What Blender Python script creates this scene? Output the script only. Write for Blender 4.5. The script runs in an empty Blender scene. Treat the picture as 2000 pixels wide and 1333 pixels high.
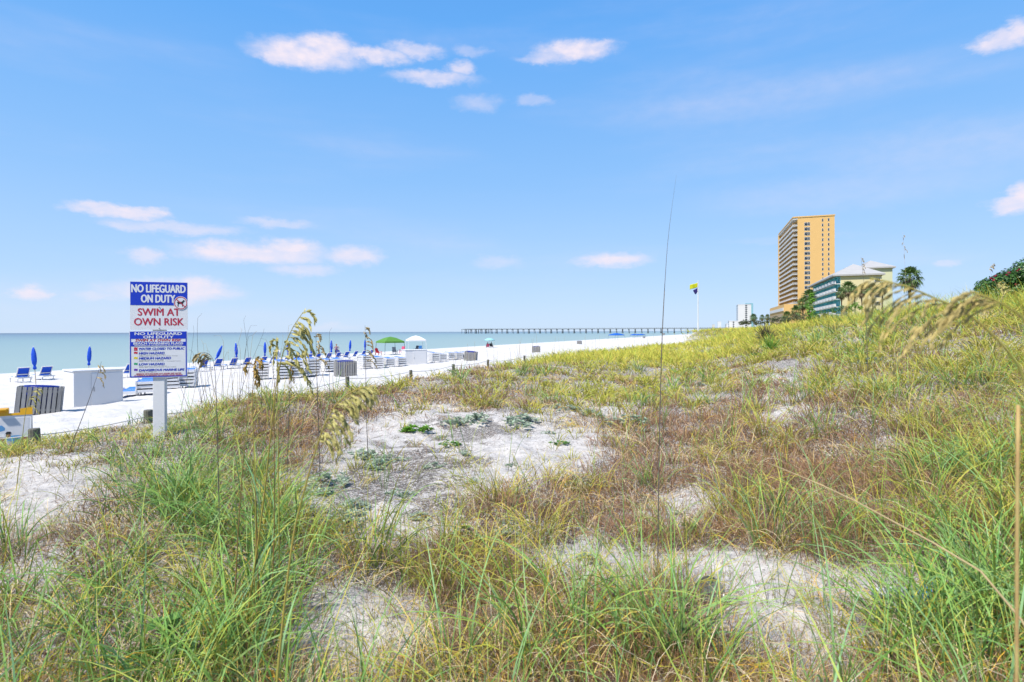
import bpy, bmesh, math, random
import numpy as np
from mathutils import Vector, Matrix, Euler

random.seed(7)
rng = np.random.default_rng(11)
scene = bpy.context.scene
COL = scene.collection
R = math.radians

# ------------------------------------------------------------------ camera
EYE = 3.6                      # metres above the sea
FPX = 1111.0                   # focal length in photo pixels (2000 wide)
HZ = 648.2                     # horizon row at the centre column
ROLL = 0.0029
cam_d = bpy.data.cameras.new('camera')
cam = bpy.data.objects.new('camera', cam_d)
COL.objects.link(cam)
cam_d.sensor_width = 36
cam_d.lens = 36 * FPX / 2000
cam_d.shift_y = -(666.5 - HZ) / 2000
cam_d.clip_start = 0.05
cam_d.clip_end = 60000
cam.location = (0, 0, EYE)
cam.rotation_euler = (R(90), ROLL, 0)
cam_d.dof.use_dof = True
cam_d.dof.focus_distance = 8.0
cam_d.dof.aperture_fstop = 4.5
scene.camera = cam

# ------------------------------------------------------------------ light
SUN_EL, SUN_AZ = 55.0, 222.0   # azimuth of the sun measured clockwise from +Y (behind the camera, to the left)
sun_d = bpy.data.lights.new('sun', 'SUN')
sun_d.energy = 4.8
sun_d.angle = R(2.5)
sun_d.color = (1.0, 0.925, 0.82)
sun = bpy.data.objects.new('sun', sun_d)
COL.objects.link(sun)
sv = Vector((math.sin(R(SUN_AZ)) * math.cos(R(SUN_EL)), math.cos(R(SUN_AZ)) * math.cos(R(SUN_EL)), math.sin(R(SUN_EL))))
sun.rotation_euler = sv.to_track_quat('Z', 'Y').to_euler()

scene.view_settings.view_transform = 'Standard'
scene.view_settings.look = 'None'
scene.view_settings.gamma = 1
scene.view_settings.exposure = 0.55
try:
    scene.view_settings.use_curve_mapping = False
except Exception:
    pass
scene.cycles.max_bounces = 6
scene.cycles.diffuse_bounces = 3
scene.cycles.transparent_max_bounces = 6
scene.cycles.use_denoising = True


def lin(r, g, b):
    f = lambda c: (c / 255 / 12.92) if c / 255 <= 0.04045 else ((c / 255 + 0.055) / 1.055) ** 2.4
    return (f(r), f(g), f(b), 1)


# ------------------------------------------------------------------ sky (world)
world = bpy.data.worlds.new('World')
scene.world = world
world.use_nodes = True
wt = world.node_tree
for n in list(wt.nodes):
    wt.nodes.remove(n)


def wn(kind, **kw):
    n = wt.nodes.new(kind)
    for k, v in kw.items():
        setattr(n, k, v)
    return n


def wlink(a, b):
    wt.links.new(a, b)


def wmath(op, a, b=None, c=None, clamp=False):
    n = wn('ShaderNodeMath', operation=op, use_clamp=clamp)
    for i, v in enumerate((a, b, c)):
        if v is None:
            continue
        if isinstance(v, (int, float)):
            n.inputs[i].default_value = v
        else:
            wlink(v, n.inputs[i])
    return n.outputs[0]


sky = wn('ShaderNodeTexSky', sky_type='NISHITA')
sky.sun_disc = False
sky.sun_elevation = R(SUN_EL)
sky.sun_rotation = R(SUN_AZ)
sky.altitude = 0
sky.air_density = 1.0
sky.dust_density = 0.6
sky.ozone_density = 3.0
tc = wn('ShaderNodeTexCoord')
sep = wn('ShaderNodeSeparateXYZ')
wlink(tc.outputs['Generated'], sep.inputs[0])
# the clear-day blue of this coast by height above the horizon, blended with the physical sky
ramp = wn('ShaderNodeValToRGB')
relv = wmath('MULTIPLY', sep.outputs[2], 1.6, clamp=True)
wlink(relv, ramp.inputs[0])
SKYC = [(0.0, (0.62, 0.80, 1.04)), (0.16, (0.46, 0.70, 1.05)), (0.40, (0.29, 0.58, 1.03)), (0.75, (0.14, 0.45, 1.0)), (1.0, (0.10, 0.36, 0.90))]
el_ = ramp.color_ramp.elements
while len(el_) < len(SKYC):
    el_.new(0.5)
for i_, (p_, c_) in enumerate(SKYC):
    el_[i_].position = p_
    el_[i_].color = (*[x / 1.464 for x in c_], 1)
sc_ = wn('ShaderNodeVectorMath', operation='SCALE')
sc_.inputs['Scale'].default_value = 0.10
wlink(sky.outputs[0], sc_.inputs[0])
smix = wn('ShaderNodeMix', data_type='RGBA')
smix.inputs[0].default_value = 0.88
wlink(sc_.outputs[0], smix.inputs['A'])
wlink(ramp.outputs[0], smix.inputs['B'])
bg = wn('ShaderNodeBackground')
bg.inputs['Strength'].default_value = 1.0
wlink(smix.outputs['Result'], bg.inputs['Color'])

az = wmath('ARCTAN2', sep.outputs[0], sep.outputs[1])
el = wmath('ARCSINE', sep.outputs[2])
comb = wn('ShaderNodeCombineXYZ')
wlink(az, comb.inputs[0])
wlink(el, comb.inputs[1])
# ragged edges: push the direction about with noise before measuring the distance to each cloud
mp = wn('ShaderNodeVectorMath', operation='MULTIPLY')
mp.inputs[1].default_value = (1.0, 1.9, 1.0)
wlink(comb.outputs[0], mp.inputs[0])
nz = wn('ShaderNodeTexNoise')
nz.inputs['Scale'].default_value = 22
nz.inputs['Detail'].default_value = 6
nz.inputs['Roughness'].default_value = 0.66
wlink(mp.outputs[0], nz.inputs['Vector'])
nsub = wn('ShaderNodeVectorMath', operation='SUBTRACT')
nsub.inputs[1].default_value = (0.5, 0.5, 0.5)
wlink(nz.outputs['Color'], nsub.inputs[0])
nmul = wn('ShaderNodeVectorMath', operation='MULTIPLY')
nmul.inputs[1].default_value = (0.07, 0.030, 0)
wlink(nsub.outputs[0], nmul.inputs[0])
padd = wn('ShaderNodeVectorMath', operation='ADD')
wlink(comb.outputs[0], padd.inputs[0])
wlink(nmul.outputs[0], padd.inputs[1])
CLOUDS = [  # px, py, half width, half height, opacity
    (600, 103, 105, 24, 1.0), (640, 90, 62, 22, 1.0), (555, 106, 56, 17, .95), (730, 106, 75, 14, .9), (810, 98, 55, 13, .7),
    (850, 150, 80, 13, .75), (905, 133, 28, 14, .7), (1125, 98, 75, 18, .95), (1075, 112, 60, 9, .6), (1170, 92, 30, 12, .8),
    (935, 200, 48, 16, .35), (1040, 197, 34, 10, .35), (920, 100, 34, 9, .3),
    (1960, 85, 60, 20, .9), (1995, 70, 40, 26, .95), (1975, 408, 55, 20, .9), (2000, 390, 40, 28, .95),
    (235, 409, 100, 14, .9), (200, 405, 40, 16, .8), (300, 409, 36, 12, .8), (350, 442, 130, 14, .55), (540, 434, 70, 10, .45), (260, 440, 60, 10, .5),
    (500, 492, 150, 22, .9), (420, 486, 50, 18, .9), (570, 482, 60, 20, .9), (690, 498, 60, 20, .8), (290, 498, 44, 16, .65), (600, 525, 70, 12, .5),
    (58, 564, 42, 17, .85), (340, 565, 130, 24, .8), (390, 558, 60, 22, .85), (200, 575, 60, 10, .35), (970, 513, 48, 14, .28),
    (1200, 509, 75, 13, .85), (1180, 506, 46, 12, .7), (1845, 521, 25, 10, .4), (640, 637, 60, 8, .2), (1540, 470, 130, 9, .1), (1650, 375, 330, 40, .16), (1860, 300, 300, 55, .18), (1500, 200, 400, 40, .08),
]
acc = None
for (cx, cy, hw, hh, op) in CLOUDS:
    dx, dy = (cx - 1000) / FPX, (HZ + ROLL * (cx - 1000) - cy) / FPX
    a0 = math.atan(dx)
    e0 = math.atan(dy / math.sqrt(1 + dx * dx))
    k = math.cos(a0)
    sw, sh = hw / FPX * k * k * 1.18, hh / FPX * k * 1.15
    s1 = wn('ShaderNodeVectorMath', operation='SUBTRACT')
    s1.inputs[1].default_value = (a0, e0, 0)
    wlink(padd.outputs[0], s1.inputs[0])
    s2 = wn('ShaderNodeVectorMath', operation='DIVIDE')
    s2.inputs[1].default_value = (sw, sh, 1)
    wlink(s1.outputs[0], s2.inputs[0])
    s3 = wn('ShaderNodeVectorMath', operation='LENGTH')
    wlink(s2.outputs[0], s3.inputs[0])
    v = wn('ShaderNodeMapRange', interpolation_type='SMOOTHSTEP')
    v.inputs['From Min'].default_value = 1.15
    v.inputs['From Max'].default_value = 0.25
    v.inputs['To Max'].default_value = op
    wlink(s3.outputs['Value'], v.inputs['Value'])
    acc = v.outputs[0] if acc is None else wmath('MAXIMUM', acc, v.outputs[0])
# a thin high veil drawn out in long streaks
vm = wn('ShaderNodeMapping')
vm.inputs['Rotation'].default_value = (0, 0, R(-14))
vm.inputs['Scale'].default_value = (0.9, 5.5, 1)
wlink(comb.outputs[0], vm.inputs[0])
vn = wn('ShaderNodeTexNoise')
vn.inputs['Scale'].default_value = 1.7
vn.inputs['Detail'].default_value = 5
wlink(vm.outputs[0], vn.inputs['Vector'])
vr = wn('ShaderNodeMapRange', interpolation_type='SMOOTHSTEP')
vr.inputs['From Min'].default_value = 0.45
vr.inputs['From Max'].default_value = 0.8
vr.inputs['To Max'].default_value = 0.22
wlink(vn.outputs[0], vr.inputs['Value'])
inv = wmath('SUBTRACT', 1.0, acc)
veil = wmath('MULTIPLY', vr.outputs[0], inv)
fac = wmath('ADD', acc, veil, clamp=True)
# second noise breaks the inside of the clouds up
cn = wn('ShaderNodeTexNoise')
cn.inputs['Scale'].default_value = 40
cn.inputs['Detail'].default_value = 4
wlink(mp.outputs[0], cn.inputs['Vector'])
cr = wn('ShaderNodeMapRange')
cr.inputs['From Min'].default_value = 0.35
cr.inputs['From Max'].default_value = 0.65
cr.inputs['To Min'].default_value = 0.72
cr.inputs['To Max'].default_value = 1.0
wlink(cn.outputs[0], cr.inputs['Value'])
fac = wmath('MULTIPLY', fac, cr.outputs[0])
cbg = wn('ShaderNodeBackground')
cbg.inputs['Color'].default_value = (0.98, 0.885, 0.98, 1)
cbg.inputs['Strength'].default_value = 0.66
mixs = wn('ShaderNodeMixShader')
wlink(fac, mixs.inputs[0])
wlink(bg.outputs[0], mixs.inputs[1])
wlink(cbg.outputs[0], mixs.inputs[2])
wout = wn('ShaderNodeOutputWorld')
wlink(mixs.outputs[0], wout.inputs[0])


# ------------------------------------------------------------------ helpers
def tag(o, label=None, cat=None, group=None, kind=None):
    if label:
        o['label'] = label
    if cat:
        o['category'] = cat
    if group:
        o['group'] = group
    if kind:
        o['kind'] = kind
    return o


def empty(name, loc=(0, 0, 0), rz=0, label=None, cat=None, group=None):
    o = bpy.data.objects.new(name, None)
    o.empty_display_size = 0.2
    COL.objects.link(o)
    o.location = loc
    o.rotation_euler = (0, 0, rz)
    return tag(o, label, cat, group)


def mesh_np(name, co, faces_flat, loop_tot, mat, uv=None, smooth=False, parent=None, attrs=None):
    me = bpy.data.meshes.new(name)
    nv, nf = len(co), len(loop_tot)
    me.vertices.add(nv)
    me.vertices.foreach_set('co', np.asarray(co, np.float32).ravel())
    me.loops.add(len(faces_flat))
    me.loops.foreach_set('vertex_index', np.asarray(faces_flat, np.int32))
    me.polygons.add(nf)
    st = np.zeros(nf, np.int32)
    st[1:] = np.cumsum(loop_tot)[:-1]
    me.polygons.foreach_set('loop_start', st)
    me.polygons.foreach_set('loop_total', np.asarray(loop_tot, np.int32))
    if smooth:
        me.polygons.foreach_set('use_smooth', np.ones(nf, bool))
    if uv is not None:
        l = me.uv_layers.new(name='UVMap')
        l.data.foreach_set('uv', np.asarray(uv, np.float32)[np.asarray(faces_flat)].ravel())
    for k, a in (attrs or {}).items():
        at = me.attributes.new(k, 'FLOAT', 'POINT')
        at.data.foreach_set('value', np.asarray(a, np.float32))
    me.update()
    me.validate()
    if mat:
        me.materials.append(mat)
    o = bpy.data.objects.new(name, me)
    COL.objects.link(o)
    if parent:
        o.parent = parent
    return o


class MB:
    """collects simple solids, links them as one mesh object"""

    def __init__(s):
        s.v, s.f, s.uv = [], [], []

    def add(s, vs, fs, uv=None):
        b = len(s.v)
        s.v += [tuple(p) for p in vs]
        s.f += [tuple(i + b for i in f) for f in fs]
        s.uv += list(uv) if uv is not None else [(0.5, 0.5)] * len(vs)
        return s

    def box(s, c, d, m=None, taper=1.0):
        x, y, z = d[0] / 2, d[1] / 2, d[2] / 2
        vs = [Vector((sx * x * (taper if sz > 0 else 1), sy * y * (taper if sz > 0 else 1), sz * z)) for sz in (-1, 1) for sx, sy in ((-1, -1), (1, -1), (1, 1), (-1, 1))]
        if m is not None:
            vs = [m @ p for p in vs]
        vs = [p + Vector(c) for p in vs]
        return s.add(vs, [(3, 2, 1, 0), (4, 5, 6, 7), (0, 1, 5, 4), (1, 2, 6, 5), (2, 3, 7, 6), (3, 0, 4, 7)])

    def tube(s, pts, rad, n=6, cap=True):
        pts = [Vector(p) for p in pts]
        if isinstance(rad, (int, float)):
            rad = [rad] * len(pts)
        up = Vector((0.013, 0.021, 1)) if abs((pts[-1] - pts[0]).normalized().z) < 0.9 else Vector((1, 0.02, 0.01))
        vs, fs, uv = [], [], []
        for i, p in enumerate(pts):
            t = (pts[min(i + 1, len(pts) - 1)] - pts[max(i - 1, 0)]).normalized()
            a = t.cross(up).normalized()
            b = t.cross(a).normalized()
            for k in range(n):
                w = 2 * math.pi * k / n
                vs.append(p + (a * math.cos(w) + b * math.sin(w)) * rad[i])
                uv.append((k / n, i / (len(pts) - 1)))
        for i in range(len(pts) - 1):
            for k in range(n):
                k2 = (k + 1) % n
                fs.append((i * n + k, i * n + k2, (i + 1) * n + k2, (i + 1) * n + k))
        if cap:
            fs.append(tuple(range(n))[::-1] if False else tuple(range(n)))
            fs.append(tuple((len(pts) - 1) * n + k for k in range(n))[::-1])
        return s.add(vs, fs, uv)

    def lathe(s, prof, n=12, c=(0, 0, 0), wob=None):
        vs, fs = [], []
        for (r, z) in prof:
            for k in range(n):
                w = 2 * math.pi * k / n
                rr = r * (wob(k, z) if wob else 1)
                vs.append((c[0] + rr * math.cos(w), c[1] + rr * math.sin(w), c[2] + z))
        for i in range(len(prof) - 1):
            for k in range(n):
                k2 = (k + 1) % n
                fs.append((i * n + k, i * n + k2, (i + 1) * n + k2, (i + 1) * n + k))
        fs.append(tuple(range(n))[::-1])
        fs.append(tuple((len(prof) - 1) * n + k for k in range(n)))
        return s.add(vs, fs)

    def prism(s, poly, depth, m):
        """poly in local x,z, extruded along local y from 0 to -depth (towards -y), placed by matrix m"""
        n = len(poly)
        vs = [m @ Vector((x, 0, z)) for x, z in poly] + [m @ Vector((x, -depth, z)) for x, z in poly]
        fs = [tuple(range(n))[::-1], tuple(range(n, 2 * n))] + [(i, (i + 1) % n, (i + 1) % n + n, i + n) for i in range(n)]
        return s.add(vs, fs)

    def build(s, name, mat, parent=None, smooth=False, bevel=0):
        me = bpy.data.meshes.new(name)
        me.from_pydata([tuple(p) for p in s.v], [], s.f)
        l = me.uv_layers.new(name='UVMap')
        li = [0] * len(me.loops)
        me.loops.foreach_get('vertex_index', li)
        l.data.foreach_set('uv', np.array(s.uv, np.float32)[np.array(li)].ravel())
        bm = bmesh.new()
        bm.from_mesh(me)
        bmesh.ops.recalc_face_normals(bm, faces=bm.faces)
        bm.to_mesh(me)
        bm.free()
        if smooth:
            me.polygons.foreach_set('use_smooth', [True] * len(me.polygons))
        me.materials.append(mat)
        o = bpy.data.objects.new(name, me)
        COL.objects.link(o)
        if parent:
            o.parent = parent
        if bevel:
            md = o.modifiers.new('bevel', 'BEVEL')
            md.width = bevel
            md.segments = 2
            md.limit_method = 'ANGLE'
        return o


def copy_tree(o, parent=None):
    c = o.copy()
    COL.objects.link(c)
    if parent:
        c.parent = parent
    for ch in [x for x in bpy.data.objects if x.parent == o]:
        copy_tree(ch, c)
    return c


def kids(o):
    return [x for x in bpy.data.objects if x.parent == o]


# ------------------------------------------------------------------ materials
MATS = {}
ALB = 0.76                     # all paints are kept at the lower end of their real range so that sun and shade stay apart


def mat(name, col, rough=0.7, var=0.0, scale=8.0, metal=0.0, spec=0.4, trans=0.0, island=0.0, bump=0.0, stretch=(1, 1, 1), col2=None):
    """plain procedural paint or stuff: colour broken up by noise, optional per-piece variation and bump"""
    if name in MATS:
        return MATS[name]
    m = bpy.data.materials.new(name)
    m.use_nodes = True
    nt = m.node_tree
    b = nt.nodes['Principled BSDF']
    b.inputs['Roughness'].default_value = rough
    b.inputs['Metallic'].default_value = metal
    b.inputs['Specular IOR Level'].default_value = spec
    c = (*[x * ALB for x in col[:3]], 1)
    col2 = tuple(x * ALB for x in col2) if col2 else None
    tcn = nt.nodes.new('ShaderNodeTexCoord')
    mpn = nt.nodes.new('ShaderNodeMapping')
    mpn.inputs['Scale'].default_value = stretch
    nt.links.new(tcn.outputs['Object'], mpn.inputs[0])
    no = nt.nodes.new('ShaderNodeTexNoise')
    no.inputs['Scale'].default_value = scale
    no.inputs['Detail'].default_value = 6
    no.inputs['Roughness'].default_value = 0.65
    nt.links.new(mpn.outputs[0], no.inputs['Vector'])
    mx = nt.nodes.new('ShaderNodeMix')
    mx.data_type = 'RGBA'
    mx.inputs['A'].default_value = c
    c2 = col2 if col2 else tuple(x * (1 - var) for x in c[:3])
    mx.inputs['B'].default_value = (*c2[:3], 1)
    rp = nt.nodes.new('ShaderNodeMapRange')
    rp.inputs['From Min'].default_value = 0.35
    rp.inputs['From Max'].default_value = 0.7
    nt.links.new(no.outputs[0], rp.inputs[0])
    nt.links.new(rp.outputs[0], mx.inputs[0])
    out = mx.outputs['Result']
    if island:
        ge = nt.nodes.new('ShaderNodeNewGeometry')
        h = nt.nodes.new('ShaderNodeHueSaturation')
        r2 = nt.nodes.new('ShaderNodeMapRange')
        r2.inputs['To Min'].default_value = 1 - island
        r2.inputs['To Max'].default_value = 1 + island
        nt.links.new(ge.outputs['Random Per Island'], r2.inputs[0])
        nt.links.new(r2.outputs[0], h.inputs['Value'])
        nt.links.new(out, h.inputs['Color'])
        out = h.outputs[0]
    nt.links.new(out, b.inputs['Base Color'])
    if bump:
        bp = nt.nodes.new('ShaderNodeBump')
        bp.inputs['Strength'].default_value = bump
        bp.inputs['Distance'].default_value = 0.01
        nt.links.new(no.outputs[0], bp.inputs['Height'])
        nt.links.new(bp.outputs[0], b.inputs['Normal'])
    if trans:
        tr = nt.nodes.new('ShaderNodeBsdfTranslucent')
        nt.links.new(out, tr.inputs[0])
        ms = nt.nodes.new('ShaderNodeMixShader')
        ms.inputs[0].default_value = trans
        nt.links.new(b.outputs[0], ms.inputs[1])
        nt.links.new(tr.outputs[0], ms.inputs[2])
        nt.links.new(ms.outputs[0], nt.nodes['Material Output'].inputs[0])
    MATS[name] = m
    return m


def deep(c, k=0.82, s=1.45):
    m = (c[0] + c[1] + c[2]) / 3
    return tuple(max(0.004, (m + (x - m) * s) * k) for x in c)


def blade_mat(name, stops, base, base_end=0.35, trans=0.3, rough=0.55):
    """grass: each blade picks its own hue from the ramp and turns browner towards its sheath, darkened there to paint in the shade between blades"""
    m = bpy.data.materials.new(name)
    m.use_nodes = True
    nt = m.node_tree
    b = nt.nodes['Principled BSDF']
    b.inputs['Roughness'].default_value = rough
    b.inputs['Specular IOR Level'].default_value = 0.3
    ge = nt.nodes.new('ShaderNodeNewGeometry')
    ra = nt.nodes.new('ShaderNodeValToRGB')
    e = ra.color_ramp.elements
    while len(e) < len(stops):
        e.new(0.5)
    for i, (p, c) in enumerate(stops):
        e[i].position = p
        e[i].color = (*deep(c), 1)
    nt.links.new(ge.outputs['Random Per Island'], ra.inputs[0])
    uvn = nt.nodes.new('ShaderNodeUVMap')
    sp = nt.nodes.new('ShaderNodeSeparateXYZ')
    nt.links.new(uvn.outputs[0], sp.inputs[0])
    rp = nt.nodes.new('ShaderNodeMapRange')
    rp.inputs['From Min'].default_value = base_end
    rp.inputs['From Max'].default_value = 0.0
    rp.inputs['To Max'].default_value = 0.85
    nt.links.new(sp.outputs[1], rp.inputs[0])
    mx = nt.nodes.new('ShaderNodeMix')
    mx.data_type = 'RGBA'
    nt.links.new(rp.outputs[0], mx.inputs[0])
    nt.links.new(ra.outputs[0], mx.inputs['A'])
    mx.inputs['B'].default_value = (*base, 1)  # dark foot colour, with the shade among crowded blades painted in
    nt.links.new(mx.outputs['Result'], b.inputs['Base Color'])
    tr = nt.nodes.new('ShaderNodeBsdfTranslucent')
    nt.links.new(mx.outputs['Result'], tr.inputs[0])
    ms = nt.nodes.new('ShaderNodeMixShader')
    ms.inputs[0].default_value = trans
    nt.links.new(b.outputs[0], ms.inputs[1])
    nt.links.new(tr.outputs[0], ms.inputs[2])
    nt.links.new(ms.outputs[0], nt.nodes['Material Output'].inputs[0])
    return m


# ------------------------------------------------------------------ terrain
UX, UY = 0.375, 0.927          # along the coast, away from the camera; the sea is to the left of it


def vnoise(x, y, seed=0):
    x = np.asarray(x, float)
    y = np.asarray(y, float)
    xi, yi = np.floor(x).astype(np.int64), np.floor(y).astype(np.int64)
    fx, fy = x - xi, y - yi
    fx, fy = fx * fx * (3 - 2 * fx), fy * fy * (3 - 2 * fy)

    def h(a, b):
        n = (a * 374761393 + b * 668265263 + seed * 974634777) & 0xffffffff
        n = ((n ^ (n >> 13)) * 1274126177) & 0xffffffff
        return ((n ^ (n >> 16)) & 0xffff) / 65535.0
    return (h(xi, yi) * (1 - fx) + h(xi + 1, yi) * fx) * (1 - fy) + (h(xi, yi + 1) * (1 - fx) + h(xi + 1, yi + 1) * fx) * fy


def fbm(x, y, seed=0, o=4):
    a, s, t = 1.0, 0.0, 0.0
    for i in range(o):
        s = s + a * vnoise(x * 2 ** i, y * 2 ** i, seed + i * 17)
        t += a
        a *= 0.5
    return s / t


def sstep(a, b, x):
    t = np.clip((np.asarray(x, float) - a) / (b - a), 0, 1)
    return t * t * (3 - 2 * t)


# heights known at (photo column, distance along the view axis) : metres above the sea
CTRL = [
    (-600, 2, 2.1), (-600, 6, 2.1), (-300, 1.6, 2.05), (-300, 4, 2.1), (-300, 8, 1.9),
    (0, 1.2, 2.05), (0, 2.4, 2.1), (0, 4, 2.2), (0, 6, 2.22), (0, 7.3, 2.05), (0, 9, 1.62), (0, 11, 1.45), (150, 4, 2.2), (150, 6.3, 2.26), (150, 8, 2.0),
    (150, 10, 1.68), (310, 5, 2.22), (310, 7.5, 2.22), (289, 10.5, 1.8), (310, 12.5, 1.62), (500, 2.4, 2.08), (500, 5, 2.2), (500, 8, 2.25), (500, 11, 2.12), (492, 13, 1.85), (500, 16, 1.6),
    (700, 2.4, 2.08), (700, 4.6, 2.12), (700, 6.6, 2.1), (700, 9.5, 2.05), (700, 13, 2.08), (678, 16.5, 1.85), (690, 20, 1.55),
    (802, 19.5, 1.9), (830, 15, 2.0), (885, 22.5, 1.92), (953, 25, 1.95), (1024, 29, 1.95), (1130, 37, 1.95), (1238, 49, 1.9), (1356, 70, 1.85),
    (1000, 1.2, 2.08), (1000, 2.4, 2.1), (1000, 3.6, 2.14), (1000, 6.3, 2.16), (1000, 10, 2.06), (1000, 15, 1.98), (1000, 22, 2.02),
    (1200, 20, 2.0), (1200, 28, 1.95), (1250, 40, 1.9),
    (1400, 3.6, 2.18), (1400, 6.5, 2.16), (1400, 12, 2.0), (1400, 20, 2.02), (1400, 35, 2.05), (1380, 60, 2.2), (1363, 84, 3.5), (1363, 100, 3.45), (1320, 84, 2.6), (1300, 110, 2.4), (1420, 84, 3.7), (1430, 105, 3.6),
    (1460, 60, 3.1), (1500, 7.5, 2.26), (1500, 12.5, 2.36), (1500, 21, 2.65), (1500, 32, 3.1), (1500, 45, 3.72), (1500, 60, 3.75),
    (1600, 3.5, 2.2), (1600, 6, 2.26), (1600, 9, 2.42), (1600, 12, 2.55), (1600, 16, 2.9), (1600, 24, 3.45), (1600, 30, 3.85), (1600, 45, 3.75),
    (1700, 23, 4.0), (1700, 14, 3.05), (1700, 34, 3.85),
    (1800, 2.4, 2.2), (1800, 3.2, 2.3), (1800, 4.2, 2.47), (1800, 6.5, 2.72), (1800, 10, 3.15), (1800, 13, 3.5), (1800, 18, 4.1), (1800, 27, 3.95),
    (2000, 1.2, 2.15), (2000, 2.1, 2.28), (2000, 3.7, 2.45), (2000, 6, 2.8), (2000, 8, 3.1), (2000, 11, 3.55), (2000, 15, 4.2), (2000, 24, 4.1),
    (2400, 2, 2.3), (2400, 6, 3.0), (2400, 12, 4.3), (2400, 20, 4.5), (2900, 3, 2.5), (2900, 10, 4.0),
    (1600, 90, 3.7), (1700, 130, 3.6), (1500, 130, 3.6), (1450, 200, 3.6), (1700, 250, 3.8), (1400, 400, 3.7), (1500, 500, 3.8), (1900, 60, 3.9), (2300, 60, 4.0),
]
_cp = np.array(CTRL, float)
_th = np.arctan((_cp[:, 0] - 1000) / FPX)
_lr = np.log(_cp[:, 1] / np.cos(_th))
_P = np.stack([_th * 2.6, _lr], 1)
_D = np.sqrt(((_P[:, None] - _P[None]) ** 2).sum(-1))
_n = len(_P)
_A = np.zeros((_n + 1, _n + 1))
_A[:_n, :_n] = -_D + np.eye(_n) * -0.03 * -1 * 0.02
_A[:_n, _n] = 1
_A[_n, :_n] = 1
_w = np.linalg.solve(_A, np.append(_cp[:, 2], 0))
VF_U = np.array([-50, 5, 15, 30, 50, 75, 130, 400, 3000])
VF_V = np.array([10.5, 10.5, 10.4, 10.2, 9.0, 6.3, 6.0, 7.0, 8.0])
BV = np.array([6, 8, 12, 15, 18, 22, 25, 28, 38, 42, 61, 100, 400, 30000])
BZ = np.array([1.8, 1.75, 1.6, 1.45, 1.36, 1.05, .88, .70, .53, .43, 0, -.9, -4, -6.0])


def height(X, Y, fine=True):
    X = np.asarray(X, float)
    Y = np.asarray(Y, float)
    th = np.clip(np.arctan2(X, Y), -1.05, 1.1)
    r = np.clip(np.hypot(X, Y), 1.2, 700)
    q = np.stack([th.ravel() * 2.6, np.log(r).ravel()], 1)
    out = np.empty(len(q))
    for i in range(0, len(q), 20000):
        d = np.sqrt(((q[i:i + 20000, None] - _P[None]) ** 2).sum(-1))
        out[i:i + 20000] = -d @ _w[:_n] + _w[_n]
    dune = out.reshape(X.shape)
    dune = np.clip(dune, 1.2, 4.9)
    u = X * UX + Y * UY
    v = -X * UY + Y * UX
    vf = np.interp(u, VF_U, VF_V)
    bz = np.interp(v - (vf - 10.2) * sstep(40, 12, v), BV, BZ)
    t = sstep(vf + 0.2, vf + 4.2, v)
    lump = (fbm(X * 0.9, Y * 0.9, 3) - 0.5) * 0.22 + (fbm(X * 3.1, Y * 3.1, 9, 3) - 0.5) * 0.07
    hum = (fbm(X * 0.23, Y * 0.23, 5, 3) - 0.5) * 0.35
    dune = dune + (lump + hum * sstep(5, 14, np.hypot(X, Y))) * (1 if fine else 0)
    foot = (fbm(X * 2.1, Y * 2.1, 21, 4) - 0.5) * 0.15 * sstep(58, 50, v)
    return dune * (1 - t) + (bz + foot) * t


def uv_of(X, Y):
    return X * UX + Y * UY, -X * UY + Y * UX


def ray(px, py):
    """direction of a photo pixel, with y = 1 along the view axis"""
    return (px - 1000) / FPX, -(py - HZ - ROLL * (px - 1000)) / FPX


def at(px, py, Y):
    a, b = ray(px, py)
    return Vector((a * Y, Y, EYE + b * Y))


def project(X, Y, Z):
    px = 1000 + FPX * X / Y
    return px, HZ + ROLL * (px - 1000) - (Z - EYE) * FPX / Y


def hit(px, py, y0=1.5, y1=400):
    """where the ground is met by the line of sight through a photo pixel"""
    a, b = ray(px, py)
    ys = np.exp(np.linspace(math.log(y0), math.log(y1), 900))
    g = height(a * ys, ys)
    d = EYE + b * ys - g
    k = np.where(d < 0)[0]
    if len(k) == 0:
        return None
    i = max(k[0], 1)
    f = d[i - 1] / (d[i - 1] - d[i])
    y = ys[i - 1] + (ys[i] - ys[i - 1]) * f
    return Vector((a * y, y, float(height(a * y, y))))


def gz(x, y):
    return float(height(np.array([x]), np.array([y]))[0])


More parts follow.
